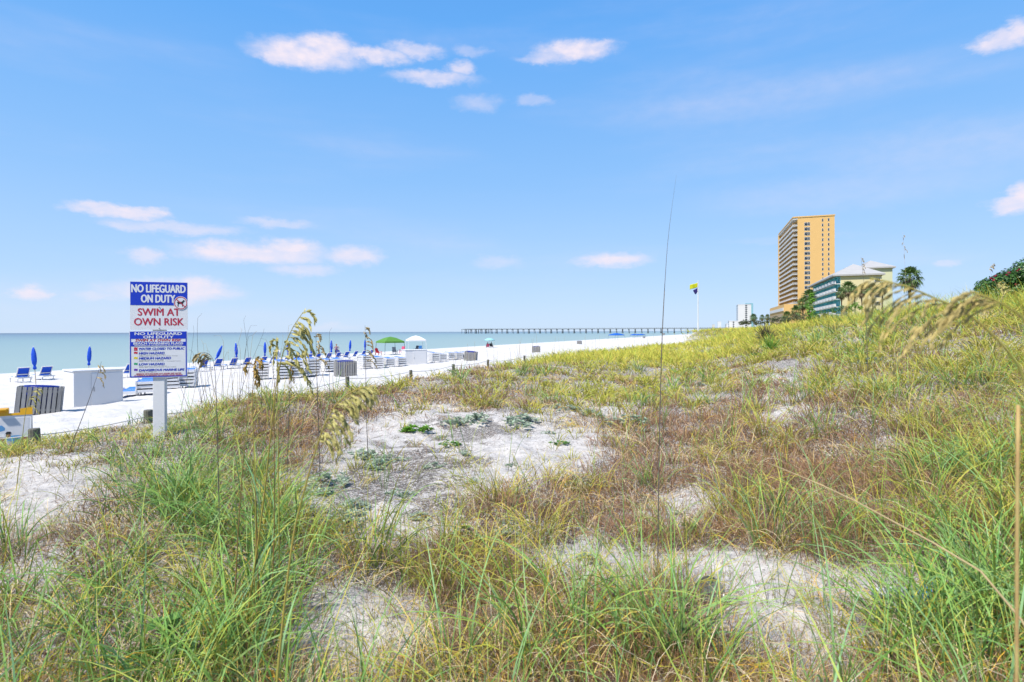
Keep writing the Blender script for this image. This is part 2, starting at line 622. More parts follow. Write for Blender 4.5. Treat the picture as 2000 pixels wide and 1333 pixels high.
# patches of bare sand and of each kind of cover on the dune (photo column, row, half sizes, strength)
BARE = [(100, 935, 150, 50, 1.5), (40, 1000, 120, 56, 1.2), (110, 1050, 90, 40, .8), (70, 1120, 100, 50, .75), (150, 1190, 110, 40, .65), (50, 1240, 80, 50, .55),
        (1040, 880, 160, 60, 1.3), (900, 830, 240, 40, 1.1), (780, 880, 170, 70, 1.2), (690, 960, 140, 80, 1.15), (800, 1000, 150, 80, 1.1), (860, 940, 160, 60, 1.0), (1190, 800, 110, 20, .7), (980, 930, 120, 36, .85),
        (640, 1060, 80, 30, .6), (1340, 995, 110, 40, 1.2), (1540, 820, 45, 50, .9), (1500, 745, 90, 20, .5), (1390, 745, 60, 18, .5), (1130, 1100, 160, 46, 1.15), (1060, 1120, 80, 40, 1.1), (1000, 1190, 70, 30, .8),
        (1380, 1115, 190, 50, 1.2), (1560, 1130, 170, 56, 1.2), (1700, 1160, 150, 60, 1.15), (1510, 1230, 130, 90, 1.2), (1570, 1290, 130, 70, 1.1), (1700, 1250, 90, 50, .8), (1830, 990, 70, 24, .8), (1720, 870, 60, 20, .7), (1430, 930, 50, 16, .7), (1960, 815, 70, 26, .9), (1830, 915, 90, 30, .5),
        (720, 1230, 190, 90, 1.1), (680, 1290, 150, 70, 1.1), (900, 1130, 60, 40, .4), (1350, 675, 60, 7, 1.), (1340, 664, 40, 4, .6), (1480, 655, 30, 3, .5), (1860, 890, 50, 20, .4), (1640, 1060, 50, 20, .5)]
BROWN = [(640, 850, 160, 80, 1.), (560, 830, 120, 70, .8), (820, 780, 180, 34, .9), (900, 735, 120, 22, .6), (1330, 880, 170, 80, 1.), (1150, 870, 60, 24, .7), (1450, 770, 120, 50, .5), (1200, 1030, 200, 40, .8), (1600, 930, 260, 110, 1.1),
         (1760, 1000, 220, 90, .9), (1450, 880, 160, 80, .9), (1250, 960, 180, 60, .8), (1050, 1220, 240, 110, .7), (1300, 1240, 200, 80, .6), (930, 1130, 120, 70, .6), (1800, 880, 160, 50, .6), (1400, 690, 60, 12, .6), (1900, 850, 100, 60, .5), (1050, 740, 100, 16, .4), (1700, 800, 160, 60, .35)]
GREEN = [(330, 1000, 240, 160, 1.), (420, 1200, 320, 170, 1.), (300, 890, 220, 40, .8), (40, 890, 120, 20, .9), (20, 1150, 70, 200, .7), (1850, 1250, 220, 140, .9), (1300, 1310, 170, 40, .4), (1000, 1310, 240, 45, .4), (520, 1040, 110, 120, .5), (950, 1030, 80, 60, .3),
         (1600, 660, 160, 40, .6), (1760, 640, 160, 50, .6), (1500, 672, 80, 20, .9), (1950, 600, 120, 50, .5), (1900, 1000, 120, 120, .5), (1170, 850, 60, 40, .35), (1600, 1220, 140, 100, .5), (820, 1290, 100, 60, .4)]
LITTER = [(930, 840, 110, 26, 1.), (800, 900, 150, 36, .95), (1010, 800, 60, 16, .8), (720, 950, 150, 56, .85), (900, 990, 140, 50, .8), (640, 1000, 100, 50, .85), (840, 940, 100, 30, .8), (1100, 830, 70, 14, .7), (1160, 950, 90, 40, .6), (1450, 735, 110, 26, .5)]


def blobs(lst, px, py):
    s = np.zeros_like(px)
    for cx, cy, rx, ry, a in lst:
        s = np.maximum(s, a * np.exp(-(((px - cx) / rx) ** 2 + ((py - cy) / ry) ** 2) * 1.1))
    return s


def cover(X, Y, Z):
    """density of bare sand / brown / green / litter at ground points"""
    Yc = np.maximum(Y, 0.4)
    px, py = project(X, Yc, Z)
    lo = Y < 0.6
    n1 = fbm(X * 1.7, Y * 1.7, 31) - 0.5
    n2 = fbm(X * 5, Y * 5, 57, 3) - 0.5
    wx, wy = px + n1 * 140, py + n2 * 60
    bare = blobs(BARE, wx, wy)
    out = [bare + n2 * 0.35, blobs(BROWN, wx, wy) + n1 * 0.5, blobs(GREEN, wx, wy) + n1 * 0.4, blobs(LITTER, wx, wy) + n2 * 0.8]
    out[0] = np.where(lo, 0.2 + n1, out[0])
    return out, px, py


def dune_side(X, Y, margin=0.0):
    u, v = uv_of(X, Y)
    vf = np.interp(u, VF_U, VF_V)
    return v < vf + margin + (fbm(X * 0.8, Y * 0.8, 77, 3) - 0.5) * 2.0


def make_ground():
    ths = np.concatenate([np.linspace(-math.pi, -0.95, 60)[:-1], np.linspace(-0.95, 0.95, 620), np.linspace(0.95, math.pi, 60)[1:]])
    rs = np.concatenate([[0.25], np.exp(np.linspace(math.log(0.5), math.log(160), 520)), np.exp(np.linspace(math.log(165), math.log(30000), 70))])
    T, RR = np.meshgrid(ths, rs)
    X, Y = RR * np.sin(T), RR * np.cos(T)
    Z = height(X, Y)
    nt_, nr = len(ths), len(rs)
    (bare, brown, green, lit), px, py = cover(X, Y, Z)
    u, v = uv_of(X, Y)
    vf = np.interp(u, VF_U, VF_V)
    dune = sstep(vf + 2.0, vf - 0.4, v)
    veg = np.clip(1 - sstep(0.25, 0.75, bare), 0, 1) * dune
    litter = np.clip(0.42 + sstep(0.2, 0.9, lit), 0, 1) * dune
    veg[RR > 130] = dune[RR > 130]
    i = np.arange(nr - 1)[:, None] * nt_ + np.arange(nt_ - 1)[None]
    f = np.stack([i, i + nt_, i + nt_ + 1, i + 1], -1).reshape(-1, 4)[:, ::-1]
    o = mesh_np('ground', np.stack([X, Y, Z], -1).reshape(-1, 3), f.ravel(), np.full(len(f), 4), ground_mat(), smooth=True,
                attrs={'veg': veg.ravel(), 'litter': litter.ravel(), 'beach': (1 - dune).ravel(), 'far': sstep(40, 110, RR).ravel() * dune.ravel()})
    tag(o, kind='structure')
    return o


def ground_mat():
    m = bpy.data.materials.new('sand')
    m.use_nodes = True
    nt = m.node_tree
    b = nt.nodes['Principled BSDF']
    b.inputs['Roughness'].default_value = 0.9
    b.inputs['Specular IOR Level'].default_value = 0.15
    L = nt.links.new

    def attr(n):
        a = nt.nodes.new('ShaderNodeAttribute')
        a.attribute_name = n
        return a.outputs['Fac']

    def noise(sc, det=6, rough=0.6):
        g = nt.nodes.new('ShaderNodeTexCoord')
        n = nt.nodes.new('ShaderNodeTexNoise')
        n.inputs['Scale'].default_value = sc
        n.inputs['Detail'].default_value = det
        n.inputs['Roughness'].default_value = rough
        L(g.outputs['Object'], n.inputs['Vector'])
        return n.outputs[0]

    def ramp(x, a, c, lo=0.0, hi=1.0):
        r = nt.nodes.new('ShaderNodeMapRange')
        r.inputs['From Min'].default_value = a
        r.inputs['From Max'].default_value = c
        r.inputs['To Min'].default_value = lo
        r.inputs['To Max'].default_value = hi
        L(x, r.inputs[0])
        return r.outputs[0]

    def mix(f, a, c):
        x = nt.nodes.new('ShaderNodeMix')
        x.data_type = 'RGBA'
        L(f, x.inputs[0]) if not isinstance(f, float) else setattr(x.inputs[0], 'default_value', f)
        for k, v in (('A', a), ('B', c)):
            if isinstance(v, tuple):
                x.inputs[k].default_value = v
            else:
                L(v, x.inputs[k])
        return x.outputs['Result']

    def mth(op, a, c):
        x = nt.nodes.new('ShaderNodeMath')
        x.operation = op
        x.use_clamp = True
        for i, v in enumerate((a, c)):
            if isinstance(v, float):
                x.inputs[i].default_value = v
            else:
                L(v, x.inputs[i])
        return x.outputs[0]
    n_big, n_mid, n_fine = noise(0.7), noise(9), noise(70, 8, 0.7)
    dune_sand = mix(ramp(n_mid, 0.35, 0.7), (0.59, 0.56, 0.525, 1), (0.40, 0.375, 0.35, 1))
    beach = mix(ramp(n_big, 0.35, 0.65), (0.59, 0.575, 0.56, 1), (0.48, 0.468, 0.455, 1))
    c = mix(attr('beach'), dune_sand, beach)
    # rotted leaves and twigs lying on the sand, as specks that close up where the litter is thick
    n_twig = noise(26, 8, 0.75)
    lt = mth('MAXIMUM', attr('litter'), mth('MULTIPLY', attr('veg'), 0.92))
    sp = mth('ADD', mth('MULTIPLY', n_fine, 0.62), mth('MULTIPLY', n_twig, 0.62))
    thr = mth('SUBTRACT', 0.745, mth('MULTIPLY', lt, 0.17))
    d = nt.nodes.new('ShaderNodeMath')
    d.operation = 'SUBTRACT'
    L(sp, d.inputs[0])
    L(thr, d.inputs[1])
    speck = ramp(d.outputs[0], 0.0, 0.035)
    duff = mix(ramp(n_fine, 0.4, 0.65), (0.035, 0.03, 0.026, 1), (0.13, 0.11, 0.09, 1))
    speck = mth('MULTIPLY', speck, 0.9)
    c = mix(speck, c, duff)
    farc = mix(ramp(n_mid, 0.3, 0.7), (0.15, 0.17, 0.03, 1), (0.22, 0.17, 0.05, 1))
    c = mix(mth('MULTIPLY', attr('far'), attr('veg')), c, farc)
    L(c, b.inputs['Base Color'])
    bp = nt.nodes.new('ShaderNodeBump')
    bp.inputs['Strength'].default_value = 0.8
    bp.inputs['Distance'].default_value = 0.05
    L(mth('ADD', n_mid, mth('MULTIPLY', n_fine, 0.4)), bp.inputs['Height'])
    L(bp.outputs[0], b.inputs['Normal'])
    return m


make_ground()


def make_sea():
    m = bpy.data.materials.new('sea_water')
    m.use_nodes = True
    nt = m.node_tree
    L = nt.links.new
    b = nt.nodes['Principled BSDF']
    b.inputs['Roughness'].default_value = 0.35
    b.inputs['IOR'].default_value = 1.33
    b.inputs['Specular IOR Level'].default_value = 0.28
    g = nt.nodes.new('ShaderNodeTexCoord')
    dp = nt.nodes.new('ShaderNodeVectorMath')
    dp.operation = 'DOT_PRODUCT'
    dp.inputs[1].default_value = (-UY, UX, 0)
    L(g.outputs['Object'], dp.inputs[0])
    no = nt.nodes.new('ShaderNodeTexNoise')
    no.inputs['Scale'].default_value = 0.012
    no.inputs['Detail'].default_value = 5
    mp_ = nt.nodes.new('ShaderNodeMapping')
    mp_.inputs['Rotation'].default_value = (0, 0, R(22))
    mp_.inputs['Scale'].default_value = (2.2, 0.5, 1)
    L(g.outputs['Object'], mp_.inputs[0])
    L(mp_.outputs[0], no.inputs['Vector'])
    ad = nt.nodes.new('ShaderNodeMath')
    ad.operation = 'MULTIPLY_ADD'
    ad.inputs[1].default_value = 90
    L(no.outputs[0], ad.inputs[0])
    L(dp.outputs['Value'], ad.inputs[2])
    lg = nt.nodes.new('ShaderNodeMath')
    lg.operation = 'LOGARITHM'
    lg.inputs[1].default_value = 10
    L(ad.outputs[0], lg.inputs[0])
    rp = nt.nodes.new('ShaderNodeMapRange')
    rp.inputs['From Min'].default_value = 1.9
    rp.inputs['From Max'].default_value = 3.6
    L(lg.outputs[0], rp.inputs[0])
    ra = nt.nodes.new('ShaderNodeValToRGB')
    e = ra.color_ramp.elements
    e[0].position, e[0].color = 0.0, (0.27, 0.345, 0.31, 1)
    e[1].position, e[1].color = 1.0, (0.10, 0.135, 0.175, 1)
    k = e.new(0.35)
    k.color = (0.20, 0.285, 0.285, 1)
    k = e.new(0.65)
    k.color = (0.14, 0.20, 0.24, 1)
    L(rp.outputs[0], ra.inputs[0])
    L(ra.outputs[0], b.inputs['Base Color'])
    wv = nt.nodes.new('ShaderNodeTexNoise')
    wv.inputs['Scale'].default_value = 1.2
    wv.inputs['Detail'].default_value = 4
    L(mp_.outputs[0], wv.inputs['Vector'])
    bp = nt.nodes.new('ShaderNodeBump')
    bp.inputs['Strength'].default_value = 0.35
    bp.inputs['Distance'].default_value = 0.25
    L(wv.outputs[0], bp.inputs['Height'])
    L(bp.outputs[0], b.inputs['Normal'])
    S = 50000
    # one level sheet whose near edge lies just under the sand of the beach
    p = [Vector((UX * u - UY * v, UY * u + UX * v, 0)) for u, v in ((-S, 52), (S, 52), (S, S), (-S, S))]
    o = mesh_np('sea', np.array([tuple(q) for q in p]), [0, 1, 2, 3], [4], m)
    tag(o, kind='structure')


make_sea()


# ------------------------------------------------------------------ grass
def blades(root, azm, lean, bend, length, width, segs, twist, kink=None):
    """strips that start at root, lean and then arch over; returns vertices, quads, uv"""
    N = len(root)
    s = np.linspace(0, 1, segs + 1)
    phi = lean[:, None] + bend[:, None] * s[None] ** 1.4
    if kink is not None:
        phi = phi + kink[:, None] * np.sin(s * 3.1)[None]
    ds = (length / segs)[:, None]
    dx = np.sin(phi[:, :-1] * .5 + phi[:, 1:] * .5) * ds
    dz = np.cos(phi[:, :-1] * .5 + phi[:, 1:] * .5) * ds
    hx = np.concatenate([np.zeros((N, 1)), np.cumsum(dx, 1)], 1)
    hz = np.concatenate([np.zeros((N, 1)), np.cumsum(dz, 1)], 1)
    ca, sa = np.cos(azm)[:, None], np.sin(azm)[:, None]
    sway = np.sin(s * 2.3)[None] * (twist * 0.06 * length)[:, None]
    px = root[:, 0:1] + hx * ca - sway * sa
    py = root[:, 1:2] + hx * sa + sway * ca
    pz = root[:, 2:3] + hz
    ct, st = np.cos(twist)[:, None], np.sin(twist)[:, None]
    nx, nz = np.cos(phi), -np.sin(phi)
    sx = -sa * ct + nx * ca * st
    sy = ca * ct + nx * sa * st
    sz = nz * st
    w = (width[:, None] * 0.5) * np.clip(1.02 - s[None] ** 2.2, 0.04, 1) * np.clip(0.55 + s[None] * 3, 0, 1)
    A = np.stack([px - sx * w, py - sy * w, pz - sz * w], -1)
    B = np.stack([px + sx * w, py + sy * w, pz + sz * w], -1)
    co = np.stack([A, B], 2).reshape(-1, 3)
    b = (np.arange(N) * (segs + 1) * 2)[:, None] + (np.arange(segs) * 2)[None]
    f = np.stack([b, b + 1, b + 3, b + 2], -1).reshape(-1, 4)
    uv = np.stack([np.tile(np.array([0., 1.]), N * (segs + 1)), np.repeat(np.tile(s, N), 2)], -1)
    return co, f, uv


class Grass:
    def __init__(s):
        s.c, s.f, s.u, s.n = [], [], [], 0

    def add(s, *a, **k):
        co, f, uv = blades(*a, **k)
        s.c.append(co)
        s.f.append(f + s.n)
        s.u.append(uv)
        s.n += len(co)

    def build(s, name, m, label, cat):
        f = np.concatenate(s.f)
        o = mesh_np(name, np.concatenate(s.c), f.ravel(), np.full(len(f), 4), m, uv=np.concatenate(s.u))
        tag(o, label, cat, kind='stuff')
        return o


def tufts_at(n, ymin, ymax, pxr=(-500, 2500), mixlog=0.5):
    """ground points spread evenly over the view, on the landward side of the rope"""
    k = rng.random(n) < mixlog
    Y = np.where(k, np.exp(rng.uniform(math.log(ymin), math.log(ymax), n)), 1 / rng.uniform(1 / ymax, 1 / ymin, n))
    px = rng.uniform(*pxr, n)
    X = (px - 1000) / FPX * Y
    ok = dune_side(X, Y, 0.9)
    X, Y = X[ok], Y[ok]
    Z = height(X, Y)
    (bare, brown, green, lit), px, py = cover(X, Y, Z)
    return X, Y, Z, px, py, bare, brown, green


def fan(G, X, Y, Z, per, spread, lmin, lmax, w, lean, bend, segs=5, wmin=0.0011, tw=0.9, dirbias=None, kink=0.0, lm=None):
    """per blades round each tuft centre"""
    n = len(X)
    if n == 0:
        return
    per = np.broadcast_to(per, n)
    idx = np.repeat(np.arange(n), per)
    N = len(idx)
    sc = rng.uniform(0.7, 1.3, n) * (0.72 + 0.62 * fbm(X * 0.9, Y * 0.9, 123, 3))
    pxx = 1000 + FPX * X / np.maximum(Y, .5)
    sc = sc * np.where((pxx < 360) & (Y > 5.2), 0.55, 1.0)     # low cover along the sandy path and the rope
    sc = sc[idx]
    off = rng.normal(0, 1, (N, 2)) * (np.broadcast_to(spread, n)[idx])[:, None]
    rx, ry = X[idx] + off[:, 0], Y[idx] + off[:, 1]
    rz = Z[idx] + 0.0
    rz = rz - 0.015
    a0 = np.arctan2(off[:, 1], off[:, 0])
    azm = a0 + rng.normal(0, 0.9, N)
    if dirbias is not None:
        azm = np.where(rng.random(N) < 0.5, dirbias + rng.normal(0, 0.7, N), azm)
    L = rng.uniform(lmin, lmax, N) * sc
    W = np.maximum(w * rng.uniform(0.6, 1.2, N), wmin * Y[idx])
    le = np.abs(rng.normal(lean, lean * 0.5 + 0.02, N))
    be = rng.uniform(bend[0], bend[1], N)
    G.add(np.stack([rx, ry, rz], -1), azm, le, be, L, W, segs, rng.normal(0, tw, N), kink=rng.normal(0, kink, N) if kink else None)


G_green, G_yel, G_brown, G_straw, G_far = Grass(), Grass(), Grass(), Grass(), Grass()

# fine rusty bluestem thatch
X, Y, Z, px, py, bare, brown, green = tufts_at(17000, 1.6, 34)
k = (bare < 0.52) & (rng.random(len(X)) < np.where(Y < 3.2, .7, 1) * np.clip(brown * 1.3 + 0.24 + 0.25 * sstep(1250, 1500, px) * sstep(16, 5, Y), 0.1, 1))
X, Y, Z = X[k], Y[k], Z[k]
fan(G_brown, X, Y, Z, 30, 0.09 + 0.004 * Y, 0.07, 0.27, 0.0028, 0.5, (0.1, 1.7), 4, wmin=0.0009, kink=0.4)

# straw coloured dead blades, curled over
X, Y, Z, px, py, bare, brown, green = tufts_at(7500, 1.5, 34)
k = (bare < 0.62) & (rng.random(len(X)) < np.where(Y < 5, 0.40, 0.6))
X, Y, Z = X[k], Y[k], Z[k]
fan(G_straw, X, Y, Z, 14, 0.06 + 0.003 * Y, 0.14, 0.42, 0.0032, 0.35, (1.2, 3.4), 6, wmin=0.0007, kink=0.3)

# yellow-green tussocks, everywhere but the bare sand
X, Y, Z, px, py, bare, brown, green = tufts_at(15000, 1.7, 40)
dens = np.clip(0.42 - brown * 0.62 - green * 0.1 + sstep(8, 18, Y) * 0.38, 0.03, 1) * (0.25 + 0.75 * sstep(0.42, 0.6, fbm(X * 1.6, Y * 1.6, 71, 3)))
dens = np.maximum(dens, 0.55 * sstep(1200, 1400, px) * sstep(800, 690, py))
dens = dens * np.where(Y < 5.5, 0.06 + 0.42 * sstep(0.5, 0.66, fbm(X * 3, Y * 3, 44, 3)), 1)
k = (bare < 0.45 + 0.25 * sstep(7, 16, Y)) & (rng.random(len(X)) < dens)
X, Y, Z = X[k], Y[k], Z[k]
fan(G_yel, X, Y, Z, 22, 0.05 + 0.005 * Y, 0.17, 0.46, 0.0052, 0.28, (0.6, 2.5), 5)

# long green sea-oat blades
X, Y, Z, px, py, bare, brown, green = tufts_at(9000, 1.35, 32)
cl = sstep(0.40, 0.62, fbm(X * 2.6, Y * 2.6, 91, 3))
k = (bare < 0.38) & (rng.random(len(X)) < np.clip(green * 1.05 - 0.13, 0.0, 1) * (0.16 + 0.84 * cl) * np.where(Y < 2.4, 0.5, 1) * np.where(px < 230, 0.45, 1))
X, Y, Z = X[k], Y[k], Z[k]
fan(G_green, X, Y, Z, 18, 0.045 + 0.003 * Y, 0.28, 0.72, 0.0080, 0.28, (0.5, 2.3), 7, tw=0.7)
# big shaggy tussocks that stand up out of the rest
X, Y, Z, px, py, bare, brown, green = tufts_at(1500, 3.0, 34, pxr=(350, 2300), mixlog=0.8)
k = (bare < 0.5) & (rng.random(len(X)) < np.where(px > 1250, 0.30, 0.16) * np.clip(1.1 - brown, 0.1, 1))
kk = k & (rng.random(len(X)) < 0.7)
fan(G_yel, X[kk], Y[kk], Z[kk], 46, 0.05 + 0.006 * Y[kk], 0.30, 0.66, 0.005, 0.3, (0.6, 2.6), 6)
kk = k & ~kk
fan(G_green, X[kk], Y[kk], Z[kk], 40, 0.05 + 0.005 * Y[kk], 0.32, 0.70, 0.006, 0.24, (0.4, 2.0), 6)

# and single upright ones sprinkled between
X, Y, Z, px, py, bare, brown, green = tufts_at(1900, 1.6, 22)
k = (bare < 0.75) & (rng.random(len(X)) < 0.45)
fan(G_green, X[k], Y[k], Z[k], 4, 0.03, 0.3, 0.7, 0.0048, 0.16, (0.1, 1.2), 6, tw=0.7)

# the long leaves nearest the lens
def near_leaves(n, px0, px1, y0, y1, l0, l1, w):
    Y = rng.uniform(y0, y1, n)
    X = (rng.uniform(px0, px1, n) - 1000) / FPX * Y
    Z = height(X, Y) - .02
    c = rng.integers(0, max(n // 6, 1), n)
    cx, cy = rng.normal(0, .02, n), rng.normal(0, .02, n)
    u, ix = np.unique(c, return_index=True)
    m = dict(zip(u, ix))
    j = np.array([m[k] for k in c])
    G_green.add(np.stack([X[j] + cx, Y[j] + cy, Z[j]], -1), rng.uniform(0, 6.28, n), np.abs(rng.normal(.22, .12, n)), rng.uniform(.2, 2.0, n), rng.uniform(l0, l1, n), w * rng.uniform(.6, 1.2, n), 9, rng.normal(0, .6, n))


near_leaves(80, 1560, 2250, 1.15, 2.1, .55, 1.15, .0085)
near_leaves(24, 1250, 1500, 1.5, 2.3, .45, .9, .007)
near_leaves(60, 330, 720, 1.5, 2.4, .5, 1.0, .0075)
near_leaves(24, -150, 90, 1.3, 2.2, .5, 1.0, .0085)
near_leaves(24, 700, 1250, 1.5, 2.6, .4, .85, .007)

# weeds dotted over the sand
X, Y, Z, px, py, bare, brown, green = tufts_at(5000, 1.7, 16)
k = (bare > 0.4) & (rng.random(len(X)) < 0.85)
fan(G_brown, X[k], Y[k], Z[k], 7, 0.05, 0.05, 0.18, 0.002, 0.6, (0.2, 1.6), 3, wmin=0.0006, kink=0.4)
k = (bare > 0.4) & (rng.random(len(X)) < 0.30)
fan(G_yel, X[k], Y[k], Z[k], 9, 0.04, 0.08, 0.25, 0.003, 0.35, (0.2, 1.6), 4)

# the dune further along the coast
X, Y, Z, px, py, bare, brown, green = tufts_at(11000, 24, 115, pxr=(1000, 2300), mixlog=0.75)
k = (bare < 0.5) & (rng.random(len(X)) < 0.85 * sstep(22, 36, Y))
X, Y, Z = X[k], Y[k], Z[k]
fan(G_far, X, Y, Z, 12, 0.25 + 0.006 * Y, 0.3, 0.62, 0.006, 0.3, (0.2, 1.8), 3, wmin=0.0008)
# the crest of the right-hand dune carries taller blades
X, Y, Z, px, py, bare, brown, green = tufts_at(2600, 13, 34, pxr=(1450, 2300), mixlog=0.8)
k = (Z > 3.9)
fan(G_far, X[k], Y[k], Z[k], 9, 0.2, 0.35, 0.75, 0.006, 0.14, (0.1, 1.4), 4, wmin=0.0006)
k = k & (rng.random(len(X)) < 0.3)
fan(G_green, X[k], Y[k], Z[k], 6, 0.2, 0.4, 0.85, 0.006, 0.12, (0.1, 1.2), 4, wmin=0.0005)

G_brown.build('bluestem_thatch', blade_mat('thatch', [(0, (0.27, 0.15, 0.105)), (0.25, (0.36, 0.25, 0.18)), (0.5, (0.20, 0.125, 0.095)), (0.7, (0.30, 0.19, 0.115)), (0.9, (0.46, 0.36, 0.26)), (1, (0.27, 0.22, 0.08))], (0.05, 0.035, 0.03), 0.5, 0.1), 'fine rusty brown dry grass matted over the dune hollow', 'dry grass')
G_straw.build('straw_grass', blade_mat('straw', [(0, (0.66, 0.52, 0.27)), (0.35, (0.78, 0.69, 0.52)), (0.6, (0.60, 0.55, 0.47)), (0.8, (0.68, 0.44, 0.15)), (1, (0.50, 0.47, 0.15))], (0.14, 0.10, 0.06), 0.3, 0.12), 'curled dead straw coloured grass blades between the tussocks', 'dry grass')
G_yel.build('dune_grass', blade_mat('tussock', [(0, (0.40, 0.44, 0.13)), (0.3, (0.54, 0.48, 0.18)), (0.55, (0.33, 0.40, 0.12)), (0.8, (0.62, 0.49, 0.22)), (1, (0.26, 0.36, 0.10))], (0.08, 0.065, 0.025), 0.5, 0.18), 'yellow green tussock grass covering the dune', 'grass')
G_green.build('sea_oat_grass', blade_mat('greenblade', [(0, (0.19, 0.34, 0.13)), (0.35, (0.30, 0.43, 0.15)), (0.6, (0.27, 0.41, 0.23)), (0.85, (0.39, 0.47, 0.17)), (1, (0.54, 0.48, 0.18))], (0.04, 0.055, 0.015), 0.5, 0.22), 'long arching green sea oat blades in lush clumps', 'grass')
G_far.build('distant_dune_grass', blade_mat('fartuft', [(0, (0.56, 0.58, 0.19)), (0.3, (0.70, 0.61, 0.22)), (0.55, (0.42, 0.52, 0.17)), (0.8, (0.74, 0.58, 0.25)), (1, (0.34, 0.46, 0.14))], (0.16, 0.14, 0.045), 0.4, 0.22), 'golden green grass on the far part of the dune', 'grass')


# ------------------------------------------------------------------ shared paints
M_white = mat('white_paint', (0.84, 0.85, 0.87), 0.5, 0.08, 6)
M_signwhite = mat('sign_white', (0.78, 0.805, 0.85), 0.4, 0.05, 9)
M_signblue = mat('sign_blue', (0.005, 0.042, 0.56), 0.4, 0.10, 9)
M_signred = mat('sign_red', (0.52, 0.022, 0.065), 0.45, 0.10, 9)
M_black = mat('black_ink', (0.012, 0.012, 0.015), 0.5)
M_post = mat('weathered_post', (0.20, 0.195, 0.155), 0.9, 0.55, 5, bump=0.6, stretch=(8, 8, 1))
M_rope = mat('rope_fibre', (0.66, 0.65, 0.62), 0.8, 0.2, 60)
M_slat = mat('grey_slat', (0.36, 0.355, 0.345), 0.85, 0.3, 4, stretch=(8, 8, 1), island=0.12)
M_blue = mat('blue_canvas', (0.01, 0.10, 0.72), 0.8, 0.25, 5)
M_bluesling = mat('blue_sling', (0.03, 0.22, 0.90), 0.75, 0.15, 6)
M_plastic = mat('white_resin', (0.80, 0.80, 0.81), 0.4, 0.05, 4)
M_bluebag = mat('blue_bag', (0.008, 0.03, 0.32), 0.4, 0.4, 9)
M_boxwhite = mat('box_white', (0.80, 0.80, 0.81), 0.5, 0.03, 2)
M_metal = mat('grey_metal', (0.45, 0.45, 0.46), 0.35, 0.1, 5, metal=0.7)


def text_obj(name, items, m, parent, mtx, depth=0.0012):
    """each line of lettering a mesh of its own: items are (string, x, z, height, width, slant, weight) on a face seen from -y"""
    for (txt, x, z, h, w, shear, wt_) in items:
        cu = bpy.data.curves.new('lettering', 'FONT')
        cu.body = txt
        cu.size = 1.0
        cu.align_x = 'CENTER'
        cu.shear = shear
        cu.resolution_u = 3
        ob = bpy.data.objects.new('lettering', cu)
        COL.objects.link(ob)
        bpy.context.view_layer.update()
        dg = bpy.context.evaluated_depsgraph_get()
        me = bpy.data.meshes.new_from_object(ob.evaluated_get(dg))
        bpy.data.objects.remove(ob)
        bpy.data.curves.remove(cu)
        xs = [v.co.x for v in me.vertices]
        ys = [v.co.y for v in me.vertices]
        cx, ww, hh, y0 = (min(xs) + max(xs)) / 2, max(xs) - min(xs), max(ys) - min(ys), min(ys)
        shifts = [(0, 0)] if not wt_ else [(-1, 0), (1, 0), (0, 1), (0, -1), (0, 0)]
        sx, sz = (w - 2 * wt_) / ww, (h - 2 * wt_ * .6) / hh
        bm = bmesh.new()
        for j, (ax, az) in enumerate(shifts):
            m2 = me.copy()
            for v in m2.vertices:
                lx, lz = (v.co.x - cx) * sx + x + ax * wt_, (v.co.y - y0) * sz + z + (az + 1) * wt_ * .6
                v.co = mtx @ Vector((lx, -depth - j * .00012, lz))
            bm.from_mesh(m2)
            bpy.data.meshes.remove(m2)
        bpy.data.meshes.remove(me)
        nm = bpy.data.meshes.new(name)
        bm.to_mesh(nm)
        bm.free()
        nm.materials.append(m)
        o = bpy.data.objects.new(name, nm)
        COL.objects.link(o)
        o.parent = parent


